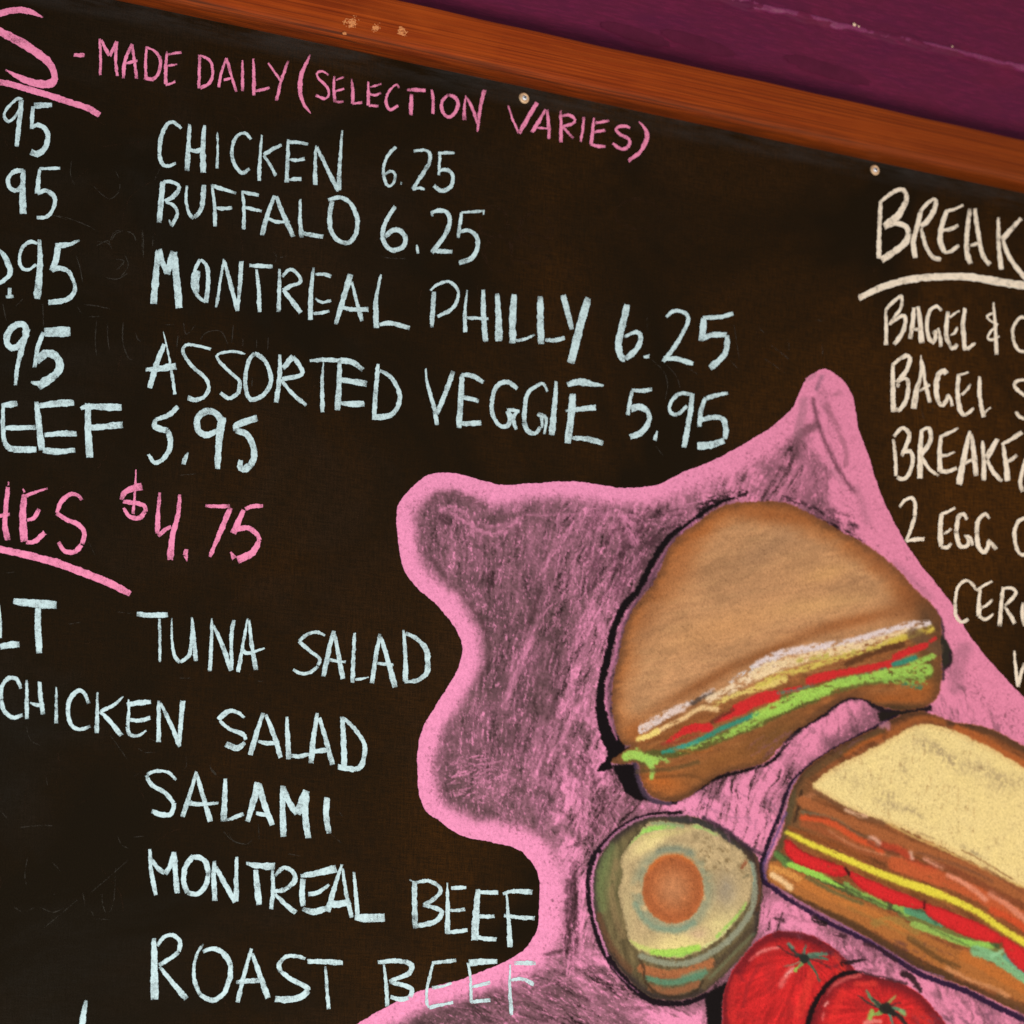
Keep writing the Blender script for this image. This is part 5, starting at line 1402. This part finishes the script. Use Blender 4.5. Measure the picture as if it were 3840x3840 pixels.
# bottom slice
for pts, w, c, o, g in (
    ([(90, 830), (250, 900), (450, 990), (700, 1110), (950, 1220), (1250, 1400), (1500, 1500), (1750, 1600), (2000, 1720), (2200, 1830)], 170, (172, 104, 52), 1, .12),
    ([(200, 990), (450, 1110), (700, 1220), (900, 1340), (1200, 1510), (1400, 1590)], 60, (84, 56, 34), .85, .25),
    ([(1100, 1310), (1300, 1450), (1450, 1520)], 40, (96, 66, 36), .8, .35), ([(1750, 1740), (1900, 1810), (2100, 1920)], 60, (100, 66, 40), .8, .3),
    ([(300, 900), (500, 1000), (800, 1120), (1050, 1250)], 60, (196, 116, 54), .8, .4), ([(1500, 1440), (1700, 1540), (1932, 1680)], 80, (192, 108, 48), .8, .3),
    ([(100, 800), (200, 830), (300, 880)], 44, (216, 146, 74), .9, .2), ([(110, 850), (170, 890), (240, 945)], 44, (240, 196, 142), .95, .25),
    ([(1370, 1525), (1560, 1620), (1700, 1670), (1820, 1730)], 34, (208, 140, 92), .8, .4), ([(360, 870), (560, 980), (760, 1060)], 26, (88, 92, 56), .7, .3),
    ([(850, 1200), (1000, 1180), (1150, 1260)], 60, (150, 124, 62), .6, .4),
): stroke(TU(pts), w / 1.932, c, 6, o, grain=g, gs=6, gl=34, seed=int(pts[0][1]) % 43, only=SWM, idn=14)
# lettuce
for pts, w, c, o, g in (
    ([(140, 700), (240, 760), (450, 870), (650, 960), (850, 1040), (1050, 1110)], 50, (76, 86, 50), .9, .1),
    ([(1050, 1120), (1250, 1220), (1500, 1330), (1750, 1420), (1932, 1530), (2100, 1650)], 70, (112, 118, 62), .85, .2),
    ([(130, 700), (180, 740), (210, 780)], 44, (96, 128, 66), .9, .3),
    ([(235, 775, 40), (330, 810, 50), (440, 855, 46), (540, 905, 30), (625, 945, 6)], 1, (156, 208, 82), .97, .12),
    ([(640, 920), (720, 980), (830, 1030), (930, 1080)], 40, (124, 158, 78), .9, .35), ([(760, 990), (850, 1010), (930, 1075)], 26, (150, 190, 84), .8, .3),
    ([(1000, 1080), (1050, 1105), (1090, 1135)], 44, (140, 182, 82), .9, .2),
    ([(1090, 1110), (1200, 1150), (1330, 1200)], 56, (84, 146, 108), .9, .2), ([(1130, 1100), (1230, 1130), (1300, 1200)], 20, (60, 90, 66), .8, .2),
    ([(1130, 1210), (1300, 1270), (1450, 1330), (1570, 1360), (1700, 1360)], 50, (150, 184, 86), .9, .25), ([(1480, 1330), (1560, 1350), (1700, 1355)], 40, (146, 196, 84), .9, .1),
    ([(1580, 1400), (1700, 1440), (1800, 1500), (1932, 1590), (2100, 1700)], 80, (128, 180, 128), .95, .2),
    ([(1800, 1440), (1900, 1520), (2050, 1640)], 44, (96, 156, 132), .9, .15), ([(1700, 1340), (1740, 1370)], 34, (70, 84, 50), .9, .2), ([(1700, 1440), (1780, 1400)], 30, (150, 200, 150), .8, .2),
): stroke(TU(pts) if len(pts[0]) == 2 else tile(2840, 2840, pts), w / 1.932, c, 4, o, grain=g, gs=6, gl=24, seed=int(pts[0][1]) % 23, only=SWM, idn=15)
# tomato slices
for k, poly_ in enumerate(([(195, 610), (230, 600), (300, 660), (400, 715), (520, 755), (640, 800), (650, 845), (560, 860), (400, 815), (260, 755), (205, 690)],
        [(668, 825), (800, 880), (1000, 965), (1200, 1045), (1212, 1088), (1100, 1090), (950, 1050), (780, 970), (690, 890)],
        [(1222, 1060), (1400, 1120), (1600, 1200), (1750, 1280), (1760, 1345), (1600, 1325), (1400, 1245), (1230, 1140)],
        [(1775, 1300), (1870, 1350), (2000, 1440), (2150, 1600), (2100, 1640), (1932, 1560), (1810, 1440)])):
    bx, d = fill(TU(poly_), (214, 40, 42), 3, op=.97, grain=.12, gs=6, gl=20, ga=25, seed=k, idn=16, wob=2)
    e = (sstep(d, 12, 0) * sstep(d, -2, 1))[..., None] * .45
    RGB[bx] = RGB[bx] * (1 - e) + C((150, 26, 30)) * e
stroke(TU([(640, 800), (665, 850)]), 10, (60, 20, 20), 3, .9); stroke(TU([(1210, 1040), (1212, 1090)]), 9, (70, 20, 20), 3, .9)
# cheese
stroke(tile(2840, 2840, [(212, 552, 28), (300, 590, 40), (400, 640, 44), (600, 725, 48), (800, 812, 52), (1000, 890, 62), (1250, 975, 70), (1400, 1035, 60), (1600, 1130, 52), (1750, 1235, 56), (1932, 1350, 56), (2150, 1500, 60)]), 1, (150, 110, 40), 8, .7, only=SWM)
stroke(tile(2840, 2840, [(212, 545, 26), (300, 583, 38), (400, 632, 40), (600, 718, 44), (800, 805, 48), (1000, 882, 56), (1250, 967, 62), (1400, 1027, 50), (1600, 1122, 44), (1750, 1227, 48), (1932, 1342, 50), (2150, 1495, 54)]), 1, (228, 208, 66), 5, 1, grain=.22, gs=7, gl=30, ga=24, idn=17)
for pts, w, c, o in (
    ([(560, 900), (800, 1020), (1050, 1130)], 12, (60, 58, 36), .7), ([(215, 600), (330, 680), (560, 770)], 10, (110, 30, 24), .6),
    ([(1250, 1230), (1450, 1330), (1600, 1400)], 10, (70, 80, 46), .6), ([(420, 690), (640, 790), (900, 900), (1200, 1010)], 10, (122, 72, 26), .6),
    ([(360, 420), (560, 460), (760, 560), (900, 640)], 9, (92, 48, 26), .7), ([(950, 700), (1300, 800), (1600, 930), (1932, 1100)], 12, (112, 58, 34), .5),
    ([(600, 1060), (900, 1200), (1300, 1400)], 24, (148, 108, 56), .5),
): stroke(TU(pts), w / 1.932, c, 5, o, grain=.4, seed=w, only=SWM)
# outline accents
stroke(TS([(300, 790), (240, 880), (215, 1000), (190, 1090)]), 4, (196, 130, 170), 2, .8, grain=.3)
stroke(TS([(210, 1060), (150, 1190), (90, 1330), (45, 1440), (62, 1540)]), 9, (96, 70, 118), 4, .75, grain=.3)
stroke(TU([(100, 915), (250, 1005), (420, 1110), (700, 1260), (950, 1400), (1150, 1525), (1350, 1590)]), 5, (150, 96, 140), 2.5, .8, grain=.2)
stroke(TS([(900, 430), (945, 410), (945, 440)]), 20, (196, 128, 150), 4, .7, grain=.2)

# ---- two tomatoes
t1 = TU([(-258, 2060), (-252, 1932), (-246, 1750), (-205, 1600), (-125, 1470), (-10, 1340), (100, 1275), (230, 1258), (360, 1280), (500, 1345), (610, 1430), (700, 1530), (730, 1600), (700, 1900), (560, 2200), (300, 2420), (60, 2450), (-130, 2360), (-230, 2200)])
t2 = TU([(640, 2560), (430, 2420), (340, 2200), (365, 2000), (400, 1870), (440, 1780), (520, 1660), (620, 1590), (740, 1562), (900, 1600), (1050, 1640), (1180, 1715), (1280, 1820), (1370, 1935), (1440, 2060), (1470, 2220), (1400, 2420), (1200, 2550), (900, 2600)])
def paint_tomato(poly_, cx, cy, idn, seed, rot):
    bx, d = fill(poly_, (206, 38, 40), 3, idn=idn, wob=1.5)
    x, y = XX[bx], YY[bx]; m = sstep(d, 0, 5)[..., None]
    th = np.arctan2(y - cy, x - cx); r = np.hypot(x - cx, y - cy)
    # strokes follow the ribs of the fruit
    s = vnoise(th * 120, r, 6, 90, 90, seed, 3); f = vnoise(x, y, 5, 5, 0, seed + 2, 2); b = vnoise(x, y, 50, 50, 0, seed + 3, 3)
    c = C((214, 42, 42)) * (0.66 + .52 * s)[..., None] * (.94 + .12 * f)[..., None]
    sh = (sstep(b, .50, .68) * .45)[..., None]; c = c * (1 - sh) + C((158, 38, 38)) * sh
    rim = (1 - sstep(d + (b - .5) * 40, 6, 60))[..., None]; c = c * (1 - rim * .85) + C((104, 26, 32)) * rim * .85
    RGB[bx] = RGB[bx] * (1 - m) + np.clip(c, 0, 1) * m
paint_tomato(t1, 2840 + 340 / 1.932, 2840 + 1440 / 1.932, 18, 111, 0)
for pts, w, c, o in (
    ([(130, 1285), (300, 1290), (450, 1340)], 50, (92, 28, 34), .8), ([(480, 1370), (600, 1470), (660, 1530)], 30, (120, 34, 40), .8),
    ([(0, 1425), (60, 1395), (150, 1380)], 20, (238, 140, 132), .8), ([(-60, 1470), (10, 1420)], 16, (226, 100, 96), .7),
    ([(250, 1530), (200, 1600), (170, 1650)], 44, (226, 110, 104), .7), ([(260, 1530), (210, 1580)], 14, (246, 190, 180), .8),
    ([(400, 1560), (350, 1700), (300, 1850)], 70, (224, 60, 48), .5), ([(560, 1440), (620, 1500), (600, 1560)], 50, (222, 54, 44), .7),
    ([(-150, 1600), (-190, 1750), (-180, 1900)], 60, (228, 48, 44), .5), ([(20, 1500), (-60, 1640), (-100, 1800)], 30, (150, 36, 38), .6),
    ([(-90, 1460), (-130, 1560), (-100, 1620)], 30, (140, 34, 38), .5),
): stroke(TU(pts), w / 1.932, c, 6, o, grain=.3, seed=w)
def calyx(cx, cy, arms, idn):
    for (dx, dy, w, c) in arms:
        stroke(TU([(cx, cy), (cx + dx * .5 + dy * .08, cy + dy * .5 - dx * .08), (cx + dx, cy + dy)]), (w * 1.0 / 1.932, w * .45 / 1.932), c, 2.5, .97, seed=abs(int(dx)) % 20, idn=idn)
calyx(340, 1455, [(-110, -90, 34, (48, 60, 52)), (-190, -90, 14, (60, 40, 40)), (10, -90, 30, (84, 110, 92)), (160, -30, 46, (92, 130, 104)), (170, 10, 30, (74, 104, 84)), (110, 165, 26, (62, 96, 74)), (-60, 80, 36, (120, 150, 84)), (-150, 60, 14, (140, 120, 96)), (200, 80, 14, (96, 40, 40)), (-20, 10, 70, (40, 42, 38))], 20)
stroke(TU([(275, 1545), (285, 1525)]), 12, (150, 190, 80), 2, .95); stroke(TU([(225, 1350), (260, 1380)]), 12, (96, 130, 110), 2, .9)
# gap line and second tomato
stroke(TU([(350, 2060), (385, 1870), (440, 1750), (520, 1640), (610, 1575), (720, 1555)]), (24, 16), (26, 16, 18), 3, 1)
paint_tomato(t2, 2840 + 930 / 1.932, 2840 + 1820 / 1.932, 19, 121, 0)
stroke(TU([(350, 2060), (380, 1880), (430, 1760), (515, 1645), (600, 1580), (710, 1556)]), (22, 14), (26, 16, 18), 3, 1)
for pts, w, c, o in (
    ([(560, 1650), (640, 1600), (740, 1580)], 26, (210, 90, 86), .8), ([(500, 1720), (560, 1640)], 16, (196, 80, 78), .7),
    ([(490, 1800), (510, 1780)], 14, (244, 170, 160), .9), ([(470, 1900), (480, 1850)], 12, (232, 120, 112), .7),
    ([(780, 1925), (830, 1912), (890, 1912)], 30, (236, 140, 128), .8), ([(900, 1625), (1050, 1670), (1180, 1740), (1260, 1830)], 30, (120, 32, 36), .8),
    ([(620, 1700), (560, 1850), (540, 1932)], 60, (224, 50, 44), .5), ([(1150, 1850), (1250, 1932)], 70, (218, 50, 44), .5), ([(720, 1640), (850, 1640)], 40, (226, 60, 50), .6),
): stroke(TU(pts), w / 1.932, c, 6, o, grain=.3, seed=w)
calyx(930, 1820, [(-200, -95, 24, (70, 50, 46)), (-140, -125, 40, (96, 130, 92)), (-90, -70, 34, (60, 62, 52)), (70, -90, 26, (150, 168, 90)), (-100, 50, 44, (128, 156, 78)), (140, 20, 34, (84, 136, 100)), (110, -40, 18, (60, 40, 40)), (160, 130, 44, (46, 38, 36)), (50, 130, 26, (86, 128, 104)), (-10, 10, 90, (42, 40, 34)), (60, 50, 50, (40, 36, 32))], 21)
stroke(TU([(815, 1890), (830, 1840)]), 18, (150, 186, 84), 3, .9); stroke(TU([(1040, 1840), (1065, 1860)]), 16, (130, 180, 110), 2.5, .9)
stroke(TU([(620, 1490), (700, 1480), (780, 1465)]), (22, 8), (28, 18, 20), 4, .9, grain=.4)
stroke(TU([(1060, 1570), (1120, 1600), (1180, 1690)]), (30, 16), (40, 24, 26), 5, .9, grain=.3)
stroke(TU([(740, 1555), (880, 1590), (1080, 1640)]), 12, (56, 30, 34), 4, .8, grain=.3)
stroke(TU([(410, 1165), (450, 1195), (490, 1205)]), 20, (30, 20, 22), 4, .95, grain=.3)
stroke(TU([(130, 1165), (190, 1180)]), 10, (60, 36, 42), 4, .9, grain=.4)
stroke(TU([(560, 1280), (640, 1300)]), 14, (60, 34, 42), 4, .8, grain=.5)
stroke(TU([(780, 1350), (900, 1390), (1010, 1480)]), 14, (52, 30, 36), 5, .8, grain=.5)
hatch(60, (3300, 3580, 260, 60), 28, 12, (20, 60), (4, 8), (70, 42, 52), (.3, .8), 41)
hatch(40, (2980, 3440, 90, 70), 40, 40, (14, 40), (3, 7), (120, 72, 88), (.4, .8), 42)
hatch(80, (3640, 3860, 240, 100), 30, 16, (20, 70), (4, 9), (100, 64, 80), (.3, .8), 43)
hatch(40, (2760, 3050, 180, 90), 50, 30, (20, 90), (5, 12), (150, 96, 120), (.25, .55), 44)
hatch(40, (3010, 2790, 230, 40), -35, 10, (20, 80), (4, 9), (140, 88, 104), (.3, .6), 45)

# ---- rub: edges of the pastel break up and neighbouring colours smear a little into each other
def rub():
    global RGB
    wx = (vnoise(XX, YY, 14, 14, 0, 201, 3) - .5) * 6 + (vnoise(XX, YY, 5, 5, 0, 202, 1) - .5) * 5
    wy = (vnoise(XX, YY, 14, 14, 0, 203, 3) - .5) * 6 + (vnoise(XX, YY, 5, 5, 0, 204, 1) - .5) * 5
    fx = np.clip((XX - GX0 + wx) / GS, 0, NX_ - 1.001); fy = np.clip((YY - GY0 + wy) / GS, 0, NY_ - 1.001)
    i = fx.astype(int); j = fy.astype(int); tx = (fx - i)[..., None]; ty = (fy - j)[..., None]
    W = (RGB[j, i] * (1 - tx) + RGB[j, i + 1] * tx) * (1 - ty) + (RGB[j + 1, i] * (1 - tx) + RGB[j + 1, i + 1] * tx) * ty
    # finger smear inside the food
    B = W.copy()
    for k in range(4):
        B[1:-1, 1:-1] = (B[1:-1, 1:-1] * 2 + B[:-2, 1:-1] + B[2:, 1:-1] + B[1:-1, :-2] + B[1:-1, 2:]) / 6
    food = (IDM >= 3).astype(np.float32)[..., None]
    sm = (sstep(vnoise(XX, YY, 60, 60, 0, 205, 3), .35, .65) * .5 + .05)[..., None] * food
    W0 = (1 + (vnoise(XX, YY, 3.2, 3.2, 0, 211, 1) - .5) * .12 * food[..., 0])[..., None]
    W = (W * (1 - sm) + B * sm) * W0
    # tooth of the board catching through the chalk
    g = vnoise(XX, YY, 5, 5, 0, 206, 1) * .6 + vnoise(XX, YY, 9, 9, 0, 207, 1) * .4
    lowf = vnoise(XX, YY, 90, 90, 0, 208, 2)
    pit = (sstep(g + (lowf - .5) * .25, .34, .20) * .13)[..., None] * (.5 + .5 * food)
    W = W * (1 - pit) + W * C((120, 100, 100)) * pit
    RGB = W.astype(np.float32)
rub()

# ------------------------------------------------------------------ grid into meshes
def quad_corner(idm):
    a = idm[:-1, :-1]; b = idm[1:, :-1]; c = idm[:-1, 1:]; d = idm[1:, 1:]
    return np.maximum(np.maximum(a, b), np.maximum(c, d)), a
cellmax, cella = quad_corner(IDM)
cellid = np.where(cella > 0, cella, np.where(cellmax > 0, 1, 0))
DW = 0.0004
# board coordinates of every grid vertex
x = XX.astype(np.float64) - 1920.0; y = 1920.0 - YY.astype(np.float64)
d0, d1, d2 = x, F_PX * cp - y * sp, F_PX * sp + y * cp
c0, c1, c2 = -O.x - HN.x * DW, -O.y - HN.y * DW, CAM_Z - O.z
t = -(c0 * HN.x + c1 * HN.y) / (d0 * HN.x + d1 * HN.y)
GU = (c0 + d0 * t) * HU.x + (c1 + d1 * t) * HU.y
GV = c2 + d2 * t
LIN = np.where(RGB <= 0.04045, RGB / 12.92, ((np.clip(RGB, 0, 1) + 0.055) / 1.055) ** 2.4)

def grid_part(ids, name, parent, label=None):
    m = np.isin(cellid, ids)
    if not m.any(): return None
    jj, ii = np.nonzero(m)
    a = jj * NX_ + ii
    q = np.stack([a, a + NX_, a + NX_ + 1, a + 1], 1)
    used, inv = np.unique(q.ravel(), return_inverse=True)
    F = inv.reshape(-1, 4).astype(np.int32)
    V = np.stack([GU.ravel()[used], np.full(len(used), -DW), GV.ravel()[used]], 1).astype(np.float32)
    me = bpy.data.meshes.new(name)
    me.vertices.add(len(V)); me.vertices.foreach_set("co", V.ravel())
    me.loops.add(F.size); me.loops.foreach_set("vertex_index", F.ravel())
    me.polygons.add(len(F)); me.polygons.foreach_set("loop_start", np.arange(0, F.size, 4, dtype=np.int32))
    me.update(calc_edges=True)
    ca = me.attributes.new("pastel", 'FLOAT_COLOR', 'POINT')
    col = np.concatenate([LIN.reshape(-1, 3)[used], ALP.ravel()[used][:, None]], 1).astype(np.float32)
    ca.data.foreach_set("color", col.ravel())
    me.materials.append(M_DRAW)
    o = link(bpy.data.objects.new(name, me), parent)
    if label: o["label"] = label
    return o

grid_part([1], "pink_background", board, "pink chalk cloud shape with a bright border and smudged middle behind the drawn food")
grid_part([2], "dark_outline", board)
bun = grid_part([3], "bun_drawing", board, "pastel drawing of a round bun sandwich above the avocado half")
grid_part([4], "mayonnaise", bun); grid_part([5], "cheese", bun); grid_part([6], "tomato_slice", bun); grid_part([7], "lettuce", bun)
avo = grid_part([8], "avocado_drawing", board, "pastel drawing of a halved avocado with an orange brown stone")
grid_part([9], "flesh", avo); grid_part([10], "stone", avo)
sw = grid_part([11], "sandwich_drawing", board, "pastel drawing of a square cut sandwich with pale bread, right of the avocado")
grid_part([12], "bread", sw); grid_part([13], "meat", sw); grid_part([14], "bottom_slice", sw); grid_part([15], "lettuce", sw)
grid_part([16], "tomato_slice", sw); grid_part([17], "cheese", sw)
to1 = grid_part([18], "tomato_drawing", board, "pastel drawing of a red tomato touching the avocado half")
grid_part([20], "calyx", to1)
to2 = grid_part([19], "tomato_drawing", board, "pastel drawing of a red tomato cut by the bottom edge, right of the other tomato")
grid_part([21], "calyx", to2)

# ------------------------------------------------------------------ writing
build_letters(LETTERS)

# faint remains of wiped writing
def ghosts():
    G = []
    def add(ox, oy, w, rows):
        for r_ in rows:
            G.append(catmull([(ox + a / 1.932, oy + b / 1.932, w / 1.932) for a, b in r_]))
    add(0, 860, 7, [[(700, 660), (690, 800), (700, 920)], [(780, 670), (780, 780), (790, 870)], [(893, 670), (890, 820), (930, 930), (960, 945)], [(610, 545), (700, 555), (795, 575)],
                    [(550, 190), (580, 280), (600, 390)], [(810, 80), (840, 30), (900, 10)], [(900, 10), (960, 30), (985, 80)], [(840, 215), (900, 230), (850, 290)], [(900, 180), (930, 260), (880, 340)],
                    [(1035, 20), (1040, 110), (1038, 200)], [(1110, 50), (1105, 130)], [(1330, 680), (1350, 760), (1420, 690)], [(1450, 800), (1500, 745), (1600, 740), (1650, 830)], [(1690, 690), (1680, 820)],
                    [(20, 540), (45, 660)], [(110, 560), (170, 500)], [(310, 540), (315, 700)], [(560, 560), (590, 610)], [(980, 740), (1000, 800), (1040, 810)], [(640, 635), (720, 630)],
                    [(700, 120), (780, 80), (800, 120)], [(760, 350), (850, 360), (920, 320)], [(1290, 770), (1280, 860)], [(1200, 690), (1260, 690)]])
    add(0, 0, 5, [[(680, 1350), (740, 1410), (800, 1440), (860, 1390), (870, 1320)], [(520, 1160), (510, 1260), (540, 1340)], [(300, 1560), (450, 1570), (600, 1620), (720, 1680)], [(1030, 1660), (1030, 1830)],
                    [(800, 1740), (830, 1680), (890, 1665)], [(700, 1750), (780, 1760), (820, 1820)], [(1120, 1300), (1160, 1220)], [(860, 1290), (840, 1240)], [(390, 1560), (480, 1590)]])
    add(0, 2500, 5, [[(850, 1220), (880, 1290), (930, 1315)], [(970, 1235), (1070, 1225)], [(840, 1460), (830, 1620), (820, 1720), (780, 1790), (745, 1730), (740, 1640)], [(190, 1775), (260, 1740)], [(690, 1825), (800, 1835)],
                    [(200, 1380), (180, 1500), (190, 1580)], [(350, 1640), (400, 1650)], [(600, 1630), (615, 1730)], [(1345, 640), (1350, 720), (1320, 755)], [(1525, 710), (1530, 750), (1580, 800)], [(1000, 590), (1050, 620), (1130, 620)],
                    [(970, 800), (1020, 760)], [(640, 1650), (760, 1550), (930, 1400)], [(100, 1740), (160, 1780)], [(290, 1740), (380, 1780), (460, 1750)], [(190, 430), (220, 530), (290, 570)], [(330, 790), (345, 860)], [(0, 1040), (60, 1110)],
                    [(140, 1165), (300, 1150), (400, 1155)], [(1650, 1200), (1700, 1270), (1790, 1285)], [(310, 1900), (560, 1690)], [(800, 500), (880, 610), (920, 670)], [(665, 1775), (685, 1830)], [(380, 1420), (440, 1480)], [(1080, 520), (1140, 545)]])
    add(0, 1720, 5, [[(850, 1110), (980, 1125)], [(500, 1200), (580, 1185)], [(1280, 1590), (1380, 1590)], [(1800, 1560), (1870, 1610), (1910, 1610)], [(640, 600), (690, 700)], [(0, 835), (110, 820)], [(1300, 120), (1420, 110)]])
    add(900, 860, 6, [[(1010, 195), (1100, 210), (1200, 212)], [(205, 780), (200, 870)], [(240, 160), (265, 200), (255, 240)], [(290, 205), (350, 190)], [(120, 780), (120, 860)], [(20, 790), (22, 850)], [(90, 1070), (85, 1140)]])
    add(700, 2840, 5, [[(270, 540), (330, 600), (430, 630), (480, 590)], [(1050, 560), (1120, 620)], [(1110, 400), (1130, 430)], [(740, 700), (830, 715)], [(520, 480), (525, 600)], [(160, 60), (220, 130)]])
    add(1800, 860, 5, [[(1240, 940), (1330, 1030), (1360, 1130), (1340, 1230)], [(1350, 980), (1420, 1060), (1450, 1150)], [(1500, 1000), (1580, 1050)], [(1840, 690), (1880, 950)], [(1210, 640), (1215, 740)], [(1800, 940), (1880, 1020)], [(1270, 1570), (1330, 1640)]])
    add(2840, 860, 5, [[(100, 840), (180, 900), (240, 950)], [(40, 930), (130, 990), (200, 1040)], [(470, 830), (475, 930)], [(420, 655), (480, 665)], [(225, 800), (230, 870)], [(0, 700), (60, 760)], [(1190, 1300), (1210, 1400)], [(1270, 1250), (1270, 1330)]])
    o = stroke_obj("wiped_marks", G, M_GHOST, board, 0.00008, 0.000002); o["kind"] = "stuff"
    H = []
    r = random.Random(3)
    for _ in range(170):     # random fine scratches
        cx = r.uniform(-60, 3900); cy = r.uniform(300, 3900); a = r.uniform(0, 6.28); L = r.uniform(20, 110)
        H.append(catmull([(cx - L * math.cos(a), cy - L * math.sin(a), 2), (cx + r.uniform(-.3, .3) * L, cy + r.uniform(-.3, .3) * L, 2.4), (cx + L * math.cos(a), cy + L * math.sin(a), 2)]))
    J = []
    for (cx, cy, rx, ry) in ((1990, 930, 80, 60), (1870, 950, 60, 70), (1850, 830, 60, 60), (2010, 860, 66, 66), (2390, 800, 90, 60)):
        for k in range(3):
            q = k * 5
            J.append(catmull([(cx + (rx - q) * math.cos(b / 10 * 5 + k), cy + (ry - q) * math.sin(b / 10 * 5 + k), 3) for b in range(11)]))
    # stacked 0.04 mm apart they would rise off the board, so lay them in small batches
    for i in range(0, len(H), 17):
        o = stroke_obj("fine_scratches", H[i:i + 17], M_GHOSTP, board, 0.00006, 0.000004); o["kind"] = "stuff"
    o = stroke_obj("wiped_marks", J, M_GHOSTP, board, 0.00006, 0.000004); o["kind"] = "stuff"
ghosts()
